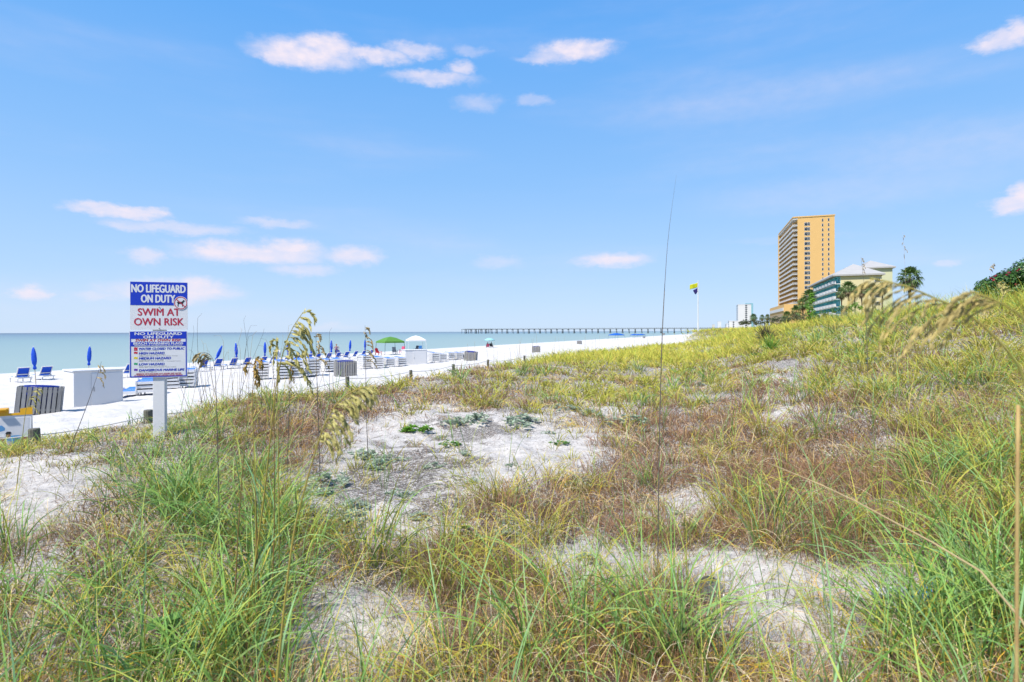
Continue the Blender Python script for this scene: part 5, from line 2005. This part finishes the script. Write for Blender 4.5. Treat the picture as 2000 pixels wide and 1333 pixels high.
M_leafdark = mat('glossy_leaf', (.075, .20, .035), .35, .4, 2, trans=.15, island=.45)
M_leafbright = mat('bright_leaf', (.20, .44, .04), .5, .3, 2, trans=.3, island=.35)
M_scrub = mat('scrub_leaf', (.11, .14, .055), .6, .4, 2, trans=.2, island=.4)
random.seed(21)
rt, S_, zc = bush('flowering_bush', 1965, 566, 17, [(-52, 8, 14), (-38, -2, 17), (-22, -6, 18), (-6, -12, 20), (10, -18, 22), (30, -26, 24), (52, -34, 28), (80, -44, 34), (-28, 14, 18), (-5, 12, 20), (22, 6, 26), (50, 0, 28), (90, -5, 38)], 520, .045, M_leafdark, 'dark green bush with red flowers on the crest of the right dune')
for fx, fy in ((1921, 551), (1929, 546), (1951, 544), (1955, 540), (1971, 536), (1976, 534), (1925, 554), (1969, 563)):
    fl = MB()
    leaf_ball(fl, ((fx - 1965) * S_, -.28, zc - (fy - 566) * S_), .035, 22, .028)
    fl.build('flower', mat('red_petal', (.45, .015, .06), .6, .3, 9, trans=.2), rt)
bush('round_shrub', 1583, 600, 140, [(0, 14, 10), (-2, 2, 10), (1, -10, 8), (2, -20, 5), (4, 22, 11)], 330, .32, M_leafbright, 'bright yellow green shrub rising before the orange tower', 'shrub')
for (px, py, Y, bl, lab, m) in [(1456, 636, 240, [(-8, 2, 5), (0, 0, 6), (7, 1, 5)], 'low dark scrub right below the white tower block', M_scrub), (1520, 630, 200, [(-14, 4, 7), (-4, 0, 8), (6, 2, 8), (16, 3, 7)], 'dark scrub mass left of the tower podium', M_scrub),
                            (1547, 630, 170, [(-12, 2, 9), (0, -2, 10), (12, 0, 9)], 'scrub in front of the orange podium', M_scrub), (1572, 626, 150, [(-8, 4, 9), (4, 0, 10), (14, 6, 8)], 'scrub at the foot of the tower corner', M_scrub),
                            (1605, 622, 145, [(-10, 2, 8), (2, -2, 9), (14, 2, 8)], 'dark scrub under the teal balconies', M_leafdark), (1645, 612, 130, [(-14, 2, 8), (0, -1, 9), (14, 1, 8)], 'dark scrub below the hotel corner', M_leafdark),
                            (1668, 607, 120, [(-8, 0, 7), (4, -4, 8), (14, 2, 6)], 'green bush among the palm trunks of the hotel', M_leafbright), (1484, 636, 230, [(-8, 1, 6), (2, 0, 7), (12, 1, 6)], 'scrub under the left end of the palm group', M_scrub)]:
    bush('scrub_bush', px, py - 4, Y, bl, 240, .4 * Y / 200, m, lab)


def spiky(px, py, Y, h, n, m, lab, name, cat, stiff=.5):
    c = hit(px, py, 5) if Y is None else at(px, py, Y)
    z = gz(c.x, c.y)
    N = n
    az_ = rng.uniform(0, 6.28, N)
    ln = rng.uniform(.5, 1, N) * h
    root_ = np.zeros((N, 3))
    root_[:, 2] = rng.uniform(0, .25, N) * h
    co, f, uv = blades(root_, az_, rng.uniform(.1, 1.2, N), rng.uniform(.1, stiff, N), ln, np.full(N, max(.02, .0011 * c.y)), 4, rng.normal(0, .5, N))
    o = mesh_np(name, co, f.ravel(), np.full(len(f), 4), m, uv=uv)
    o.location = (c.x, c.y, z - .03)
    tag(o, lab, cat)
    return o


spiky(1497, 668, 30, 1.15, 240, mat('yucca_dry', (.12, .10, .07), .9, .4, 5, island=.5), 'dark dried yucca sticking out of the grass on the dune slope', 'yucca', 'plant')
spiky(1505, 690, 22, .75, 150, M_leafbright, 'bright green spiky plant below the dried yucca', 'yucca', 'plant')


# ------------------------------------------------------------------ sea oats
M_oat_g = mat('oat_green_gold', (.70, .64, .22), .6, .35, 60, trans=.3, island=.3)
M_oat_d = mat('oat_dry', (.70, .55, .27), .7, .35, 60, trans=.25, island=.3)
M_oat_b = mat('oat_brown', (.55, .36, .08), .7, .35, 60, trans=.2, island=.3)
M_oat_n = mat('oat_straw', (.74, .60, .22), .7, .3, 60, trans=.3, island=.25)
M_stem_y = mat('stem_gold', (.48, .36, .07), .6, .4, 12, stretch=(1, 1, .4), col2=(.30, .32, .07))
M_stem_r = mat('stem_rusty', (.34, .16, .06), .6, .4, 8, stretch=(1, 1, .4), col2=(.22, .24, .06))
M_stem_d = mat('stem_dry', (.17, .145, .12), .8, .4, 10)
M_stem_p = mat('stem_pale', (.56, .43, .22), .8, .3, 8)


def smooth(pts, n):
    """corner cutting, then even spacing along the curve"""
    P = [Vector(p) for p in pts]
    for _ in range(3):
        Q = [P[0]]
        for u, v in zip(P[:-1], P[1:]):
            Q += [u.lerp(v, .25), u.lerp(v, .75)]
        P = Q + [P[-1]]
    cum = [0]
    for u, v in zip(P[:-1], P[1:]):
        cum.append(cum[-1] + (v - u).length)
    out = []
    k = 0
    for i in range(n + 1):
        t = cum[-1] * i / n
        while k < len(cum) - 2 and cum[k + 1] < t:
            k += 1
        out.append(P[k].lerp(P[k + 1], (t - cum[k]) / max(cum[k + 1] - cum[k], 1e-9)))
    return out


def spikelet(mb, p, d, ln, w, side):
    d = d.normalized()
    s = d.cross(side)
    if s.length < 1e-4:
        s = Vector((1, 0, 0))
    s.normalize()
    n = s.cross(d) * w * .22
    a = p + d * ln
    m1, m2 = p + d * ln * .35, p + d * ln * .7
    mb.add([p, m1 + s * w * .5, m2 + s * w * .42, a, m2 - s * w * .42, m1 - s * w * .5, p + d * ln * .5 + n, p + d * ln * .5 - n],
           [(0, 1, 6), (1, 2, 6), (2, 3, 6), (3, 4, 6), (4, 5, 6), (5, 0, 6), (1, 0, 7), (2, 1, 7), (3, 2, 7), (4, 3, 7), (5, 4, 7), (0, 5, 7)])


def sea_oat(pts, rad, head_from, nb, blen, lean, mh, ms, label, group='sea oat plumes', leaves=0, spk=(.021, .0085), seed=0, droop=1.0, cat='sea oat'):
    """pts: stem from ground to tip (world); the panicle hangs along the stem from the fraction head_from to the tip"""
    random.seed(seed)
    st = smooth(pts, 60)
    h0 = Vector(pts[int(head_from)]).lerp(Vector(pts[int(head_from) + 1]), head_from % 1)
    head_from = min(range(61), key=lambda i: (st[i] - h0).length) / 60
    base = st[0].copy()
    root = empty('sea_oat', tuple(base), 0, label, cat, group)
    L = [p - base for p in st]
    n = len(L)
    MB().tube(L, [rad * (1 - .72 * (i / (n - 1)) ** 1.3) for i in range(n)], 7).build('stem', ms, root, smooth=True)
    hd = MB()
    lean = Vector(lean).normalized()
    for b in range(nb):
        t = head_from + (1 - head_from) * (b + random.random() * .6) / nb
        f = t * (n - 1)
        i = min(int(f), n - 2)
        p = L[i].lerp(L[i + 1], f - i)
        tan = (L[i + 1] - L[i]).normalized()
        k = (t - head_from) / (1 - head_from)
        ln = blen * (1 - .62 * k) * random.uniform(.75, 1.15)
        d0 = (tan * .75 + lean * random.uniform(.2, .9) + Vector((random.gauss(0, .25), random.gauss(0, .3), random.gauss(0, .15)))).normalized()
        q = p.copy()
        path = [q.copy()]
        m = 7
        for j in range(m):
            s_ = (j + 1) / m
            dd = (d0 * (1 - s_ * .8 * droop) + (lean * .35 + Vector((0, 0, -1))) * s_ * droop).normalized()
            q = q + dd * ln / m
            path.append(q.copy())
        hd.tube(path, [rad * .22, rad * .2, rad * .18, rad * .16, rad * .14, rad * .12, rad * .1, rad * .08], 4, cap=False)
        for j in range(1, m + 1):
            for rpt in range(2):
                pp = path[j - 1].lerp(path[j], random.random())
                dd = (path[j] - path[j - 1]).normalized() + Vector((random.gauss(0, .22), random.gauss(0, .22), -.30 + random.gauss(0, .18)))
                spikelet(hd, pp, dd, spk[0] * random.uniform(.7, 1.25), spk[1] * random.uniform(.8, 1.2), Vector((random.gauss(0, 1), random.gauss(0, 1), random.gauss(0, 1))))
    hd.build('plume', mh, root)
    if leaves:
        N = leaves
        i0 = [int(n * random.uniform(.15, .5)) for _ in range(N)]
        for j in i0:
            co, f, uv = blades(np.array([tuple(L[j])]), np.array([random.uniform(0, 6.28)]), np.array([random.uniform(.25, .5)]), np.array([random.uniform(.8, 2.2)]), np.array([random.uniform(.25, .45)]), np.array([rad * 1.6]), 8, np.array([random.gauss(0, .5)]))
            mesh_np('leaf', co, f.ravel(), np.full(len(f), 4), bpy.data.materials['greenblade'], uv=uv, parent=root)
    return root


def px_path(lst):
    """(photo column, row, distance) along a stem, the first one put down onto the ground"""
    out = [at(*q) for q in lst]
    p = out[0]
    out[0] = Vector((p.x, p.y, gz(p.x, p.y) - .03))
    return out


sea_oat(px_path([(505, 1650, 1.62), (560, 1085, 1.58), (600, 930, 1.54), (628, 838, 1.5), (655, 786, 1.47), (690, 760, 1.45), (716, 754, 1.44)]), .0046, 2.75, 22, .11, (1, -.2, -.35), M_oat_g, M_stem_y,
        'large golden green sea oat plume bent to the right over the bare hollow', leaves=2, seed=3, spk=(.021, .0075))
sea_oat(px_path([(470, 1280, 2.7), (512, 1000, 2.6), (533, 800, 2.5), (545, 710, 2.45), (566, 645, 2.42), (592, 608, 2.4)]), .005, 3, 15, .19, (.75, 0, -.6), M_oat_g, M_stem_y,
        'tall olive sea oat plume rising across the horizon right of the sign', leaves=3, seed=5, spk=(.03, .012))
sea_oat(px_path([(505, 1250, 2.9), (500, 1000, 2.85), (492, 800, 2.8), (494, 735, 2.78), (499, 696, 2.76)]), .004, 3, 8, .13, (.25, 0, -1), M_oat_b, M_stem_r, 'short brown drooping sea oat plume before the waterside loungers', seed=8, spk=(.026, .012))
sea_oat(px_path([(430, 1180, 3.4), (425, 900, 3.4), (422, 760, 3.4), (418, 695, 3.4), (400, 683, 3.38), (380, 690, 3.36)]), .0038, 3, 8, .10, (-.6, 0, -.6), M_oat_d, M_stem_d, 'pale dry sea oat head hanging left just right of the sign', seed=9, spk=(.026, .009))
sea_oat(px_path([(625, 1010, 5.4), (622, 840, 5.4), (618, 720, 5.4), (617, 648, 5.4)]), .005, 2.2, 9, .16, (.8, 0, -.4), M_oat_d, M_stem_d, 'thin dry sea oat head right of the tall olive plume', seed=10, spk=(.036, .012))
sea_oat(px_path([(720, 985, 6.4), (716, 850, 6.4), (714, 720, 6.4), (713, 634, 6.4)]), .005, 2.2, 10, .17, (.5, 0, -.4), M_oat_d, M_stem_d, 'upright dry sea oat head at the right end of the loungers', seed=11, spk=(.04, .013))
sea_oat(px_path([(545, 1150, 3.2), (543, 900, 3.15), (542, 740, 3.1), (540, 655, 3.1)]), .004, 2.4, 7, .12, (.1, 0, -1), M_oat_g, M_stem_y, 'small sea oat head hanging close left of the tall olive plume', seed=12, spk=(.028, .012))
sea_oat(px_path([(130, 930, 6.2), (165, 800, 6.2), (188, 735, 6.2), (198, 702, 6.2)]), .0045, 2, 4, .14, (.4, 0, -.9), M_oat_d, M_stem_d, 'leaning dry sea oat stalk in front of the large white storage box', seed=13, spk=(.04, .011))
sea_oat(px_path([(30, 1000, 5.0), (42, 860, 5.0), (50, 790, 5.0), (62, 760, 5.0), (76, 752, 5.0)]), .004, 2, 5, .13, (.9, 0, -.2), M_oat_g, M_stem_y, 'yellow sea oat head in front of the nearest slatted enclosure', seed=14, spk=(.03, .009))
sea_oat(px_path([(560, 1000, 5.6), (562, 850, 5.6), (566, 750, 5.6), (570, 700, 5.6)]), .0045, 2.2, 6, .12, (-.3, 0, -1), M_oat_b, M_stem_d, 'low brown sea oat head in front of the big middle lounger stacks', seed=15, spk=(.034, .012))
sea_oat(px_path([(1695, 660, 9.0), (1692, 600, 9.0), (1686, 540, 9.0), (1682, 506, 9.0)]), .005, 2, 6, .07, (.6, 0, .1), M_oat_d, M_stem_d, 'thin dry sea oat rising over the white hotel roof', seed=16, spk=(.026, .008))
sea_oat(px_path([(1766, 660, 8.0), (1770, 580, 8.0), (1768, 520, 8.0), (1764, 458, 8.0)]), .0022, 2.3, 6, .06, (.2, 0, -.4), M_oat_d, M_stem_p, 'faint slender sea oat standing up into the sky above the largest palm', seed=17, spk=(.02, .006))
sea_oat(px_path([(1950, 660, 6.0), (1952, 600, 6.0), (1948, 560, 6.0), (1930, 532, 6.0), (1940, 521, 6.0)]), .0025, 3, 5, .05, (.7, 0, .2), M_oat_d, M_stem_p, 'small sea oat head in the sky left of the flowering bush', seed=18, spk=(.02, .007))
sea_oat(px_path([(2010, 1000, 3.0), (2005, 680, 3.0), (1996, 600, 3.0), (1975, 570, 3.0), (1958, 553, 3.0)]), .003, 3, 6, .07, (-.4, 0, -.6), M_oat_g, M_stem_y, 'nodding sea oat head in front of the flowering bush', seed=19, spk=(.022, .008))
# the two out-of-focus ones close to the lens
sea_oat([Vector((.98, .86, gz(.98, .86) - .03)), Vector((.93, .87, 2.85)), at(2016, 752, .9), at(1950, 668, .9), at(1885, 612, .9), at(1830, 590, .9), at(1770, 562, .9), at(1700, 548, .9)], .0044, 4, 15, .14, (-.85, 0, -.6), M_oat_n, M_stem_y,
        'big straw sea oat plume close to the camera, arching left across the hotel', seed=23, spk=(.016, .0042), droop=.8)
sea_oat([Vector((1.02, .74, gz(1.02, .74) - .03)), Vector((.92, .76, 2.9)), at(2060, 690, .82), at(1985, 612, .82), at(1935, 588, .82), at(1895, 574, .82)], .0042, 3.4, 10, .12, (-.85, 0, -.5), M_oat_n, M_stem_y,
        'blurred straw sea oat plume entering from the right edge of the photo', seed=29, spk=(.016, .0042), droop=.8)


def stalk(pts, rad, m, label, group=None, name='dry_stalk', cat='stalk', tip=.35):
    st = smooth(pts, 14)
    b = st[0].copy()
    o = MB().tube([p - b for p in st], [rad * (1 - (1 - tip) * i / 14) for i in range(15)], 5).build(name, m, None, smooth=True)
    o.location = b
    tag(o, label, cat, group)
    return o


stalk(px_path([(1283, 1135, 3.3), (1286, 900, 3.3), (1291, 720, 3.3), (1294, 640, 3.3), (1298, 570, 3.3)]), .0042, M_stem_d, 'tall dark dry stalk standing alone in the middle, reaching above the pier', None, 'tall_stalk', 'stalk', .6)
o_ = stalk([at(1298, 571, 3.3), at(1303, 490, 3.3), at(1311, 420, 3.3), at(1322, 345, 3.3)], .0018, M_stem_d, None, None, 'stalk_tip', None, .2)
mother = [o for o in bpy.data.objects if o.name.startswith('tall_stalk')][0]
o_.parent = mother
o_.location = o_.location - mother.location
stalk([Vector((1.25, 1.0, gz(1.25, 1.0))), at(2010, 1165, 1.25), at(1760, 1033, 1.5), at(1638, 965, 1.7), at(1500, 908, 1.95)], .0034, M_stem_p, 'long pale straw stalk lying slantwise across the lower right corner', None, 'straw_stalk', 'stalk', .5)
stalk([Vector((.70, .80, gz(.70, .80) - .02)), at(1984, 1333, .80), at(1985, 1060, .80), at(1988, 797, .80)], .0027, mat('stem_golden_pale', (.62, .50, .18), .7, .4, 9, col2=(.36, .17, .07)), 'broken off thick straw stalk upright at the right edge', None, 'broken_stalk', 'stalk', .9)
for px0, px1, y1, Y, m, nm in ((462, 486, 770, 2.6, M_stem_r, 'left'), (535, 535, 745, 2.9, M_stem_r, 'right'), (500, 492, 760, 2.8, M_stem_y, 'middle')):
    stalk(px_path([(px0 - 10, 1280, Y), (px0, 1050, Y), ((px0 + px1) / 2, 900, Y), (px1, y1, Y)]), .0042, m, 'rusty jointed green stem in the left clump, the %s one of three' % nm, 'jointed stems in the left clump', 'jointed_stem', 'stalk')
random.seed(41)
for i in range(52):
    px = random.choice([random.gauss(455, 45), random.gauss(545, 50), random.uniform(380, 690), random.gauss(420, 30)])
    Y = random.uniform(9.0, 12.0)
    b = Vector(((px - 1000) / FPX * Y, Y, 0))
    b.z = gz(b.x, b.y) - .03
    ptop = random.triangular(590, 790, 690)
    t = at(px + random.gauss(-4, 26), ptop, Y + random.uniform(-.3, .3))
    mid = b.lerp(t, .55) + Vector((random.gauss(0, .05), 0, 0))
    tip = t + Vector((random.gauss(0, .1), 0, -abs(random.gauss(0, .04))))
    stalk([b, mid, t, tip], .0046, random.choice([M_stem_d, M_stem_d, M_stem_p]), 'thin dry grass stalk standing before the beach loungers right of the sign', 'dry stalks at the dune edge')
for i in range(46):
    px = random.uniform(880, 1285)
    Y = np.interp(px, [880, 1024, 1130, 1238, 1290], [23, 29, 37, 49, 56]) + random.uniform(-1.5, 2.5)
    b = Vector(((px - 1000) / FPX * Y, Y, 0))
    b.z = gz(b.x, b.y) - .03
    h = random.triangular(.5, 1.9, 1.1) * (Y / 34) ** .3
    d = random.gauss(0, .1)
    stalk([b, b + Vector((d * .4, 0, h * .6)), b + Vector((d, 0, h))], .0085, random.choice([M_stem_p, M_stem_d, M_stem_p]), 'thin pale grass stalk along the rope in front of the white sand', 'pale stalks along the rope')


# ------------------------------------------------------------------ low herbs on the sand
M_herb = mat('silvery_leaf', (.50, .62, .46), .7, .35, 9, trans=.3, island=.35)
M_herbg = mat('green_leaf', (.18, .38, .08), .5, .35, 9, trans=.25, island=.35)


def herb_mesh(name, m, n, spread, h, leaf, seed):
    random.seed(seed)
    mb = MB()
    for k in range(n):
        a = random.uniform(0, 6.28)
        r = spread * math.sqrt(random.random())
        c = Vector((r * math.cos(a) * 1.5, r * math.sin(a), h * random.uniform(.15, 1) * (1 - .6 * r / spread)))
        for q in range(7):
            w = a + q * .9 + random.uniform(-.3, .3)
            e = random.uniform(-.1, .9)
            d = Vector((math.cos(w) * math.cos(e), math.sin(w) * math.cos(e), math.sin(e)))
            s = d.cross(Vector((0, 0, 1))).normalized()
            ln = leaf * random.uniform(.6, 1.2)
            u = s.cross(d) * ln * .12
            mb.add([c, c + d * ln * .45 + s * ln * .24 + u, c + d * ln - u, c + d * ln * .45 - s * ln * .24 + u], [(0, 1, 2, 3)])
    me = mb
    return me


HERBS = [(975, 790, 1.2), (1020, 824, 1.6), (893, 823, 1.2), (935, 818, 1.3), (1225, 824, 1.5), (1150, 807, 1.2), (1112, 798, 1.0), (705, 884, 1.0), (640, 940, 1.3), (600, 955, 1.1), (668, 1012, 1.1), (590, 992, .9), (735, 905, 1.1), (765, 893, .9), (1705, 712, 1.3),
         (1140, 948, 1.0), (1732, 908, .8), (1862, 868, .9), (1160, 1094, .7), (975, 1052, .9), (1085, 792, .8), (1365, 752, 1.0), (1000, 960, .7), (690, 985, .9), (1310, 1000, .5), (1060, 985, .7), (850, 905, .6), (905, 880, .5), (780, 960, .7), (820, 1005, .6), (925, 935, .5), (755, 1035, .7), (640, 1040, .8), (1000, 905, .4), (860, 850, .5), (1180, 850, .5), (1265, 842, .6), (1070, 842, .5)]
hp = [herb_mesh('low_herb', M_herb, 34, .15, .11, .05, s) for s in (61, 62, 63)]
hm_ = [h.build('low_herb', M_herb) for h in hp]
usedh = set()
for i, (px, py, sc) in enumerate(HERBS):
    p = hit(px, py + 6, 2)
    k = i % 3
    if k in usedh:
        o = hm_[k].copy()
        COL.objects.link(o)
    else:
        o = hm_[k]
        usedh.add(k)
    o.location = (p.x, p.y, p.z - .01)
    s = sc * (p.y / 6.0) ** .35
    o.scale = (s, s, s * .9)
    o.rotation_euler = (0, 0, i * 1.7)
    tag(o, 'low silvery green herb spreading over the grey sand of the dune', 'herb', 'silvery herbs on the bare sand')
for (px, py, n, sp, h, lf, lab, nm) in [(812, 842, 40, .17, .12, .07, 'bright green leafy plant by itself on the bare sand of the hollow', 'leafy_plant'), (1090, 868, 24, .10, .06, .035, 'tiny yellow green tuft on the white sand of the hollow', 'tuft'),
                                        (300, 1290, 16, .10, .26, .085, 'broad leaved green weed in the left foreground clump', 'broadleaf_weed'), (1335, 1040, 7, .06, .10, .06, 'small plant with a few round green leaves by the tall dark stalk', 'leafy_plant'),
                                        (1485, 700, 30, .3, .2, .11, 'bright green low bush halfway up the right dune', 'leafy_plant'), (1400, 692, 30, .45, .22, .12, 'bright green patch of leaves right of the last rope post', 'leafy_plant'), (880, 872, 18, .10, .10, .05, 'yellow green weed beside the dark litter in the hollow', 'leafy_plant'),
                                        (905, 1065, 14, .10, .15, .06, 'heart leaved creeping weed below the hollow', 'broadleaf_weed')]:
    p = hit(px, py, 1.6)
    o = herb_mesh(nm, M_herbg, n, sp, h, lf, n + int(px)).build(nm, M_leafbright if py < 850 and px < 1000 else M_herbg)
    o.location = (p.x, p.y, p.z - .01)
    tag(o, lab, 'plant')


# ------------------------------------------------------------------ litter
def litter():
    p = hit(1385, 1178, 1.6)
    m = mat('grey_clear_plastic', (.30, .34, .30), .25, .25, 20, trans=.35)
    o = MB().lathe([(.0, .0), (.062, .002), (.078, .012), (.082, .02), (.079, .02), (.074, .014), (.06, .006), (.0, .004)], 28).build('plastic_lid', m, None, smooth=True)
    o.location = (p.x, p.y, p.z + .05)
    o.rotation_euler = (R(52), R(8), R(15))
    tag(o, 'round grey plastic lid stuck upright in the grass', 'litter')
    p = hit(1800, 1196, 1.6)
    root = empty('beach_toy', (p.x, p.y, p.z + .07), R(10), 'crumpled blue plastic cup with a yellow rim lying on its side', 'litter')
    root.scale = (1.35, 1.35, 1.35)
    c = MB().lathe([(.016, -.085), (.02, -.04), (.026, 0), (.040, .05), (.048, .075), (.045, .075), (.036, .05), (.02, 0)], 16, wob=lambda k, z: 1 + .1 * math.sin(k * 1.9)).build('cup', mat('bright_blue_plastic', (.01, .27, .62), .35, .3, 30), root, smooth=True)
    c.rotation_euler = (0, R(96), 0)
    r = MB().lathe([(.046, .074), (.053, .072), (.054, .082), (.046, .084)], 18).build('rim', mat('lemon_plastic', (.75, .70, .02), .4, .1, 30), root, smooth=True)
    r.rotation_euler = (0, R(96), 0)
    w = MB().lathe([(.012, -.20), (.02, -.19), (.024, -.10), (.017, -.07)], 12, wob=lambda k, z: 1 + .2 * math.sin(k * 2.3)).build('paper_end', mat('grey_paper', (.55, .57, .62), .8, .3, 30), root, smooth=True)
    w.rotation_euler = (0, R(96), 0)
    for px, py, s, lab in ((1543, 1280, .014, 'small blue bottle cap at the bottom of the photo'), (866, 1090, .009, 'tiny blue scrap of plastic in the brown grass')):
        p = hit(px, py, 1.6)
        o = MB().lathe([(s, 0), (s * 1.02, s * .9), (s * .9, s), (0.001, s)], 14).build('bottle_cap', mat('cap_blue', (.015, .04, .55), .35, .1, 40), None, smooth=False)
        o.location = (p.x, p.y, p.z + .02)
        o.rotation_euler = (R(35), R(10), 0)
        tag(o, lab, 'litter')


litter()
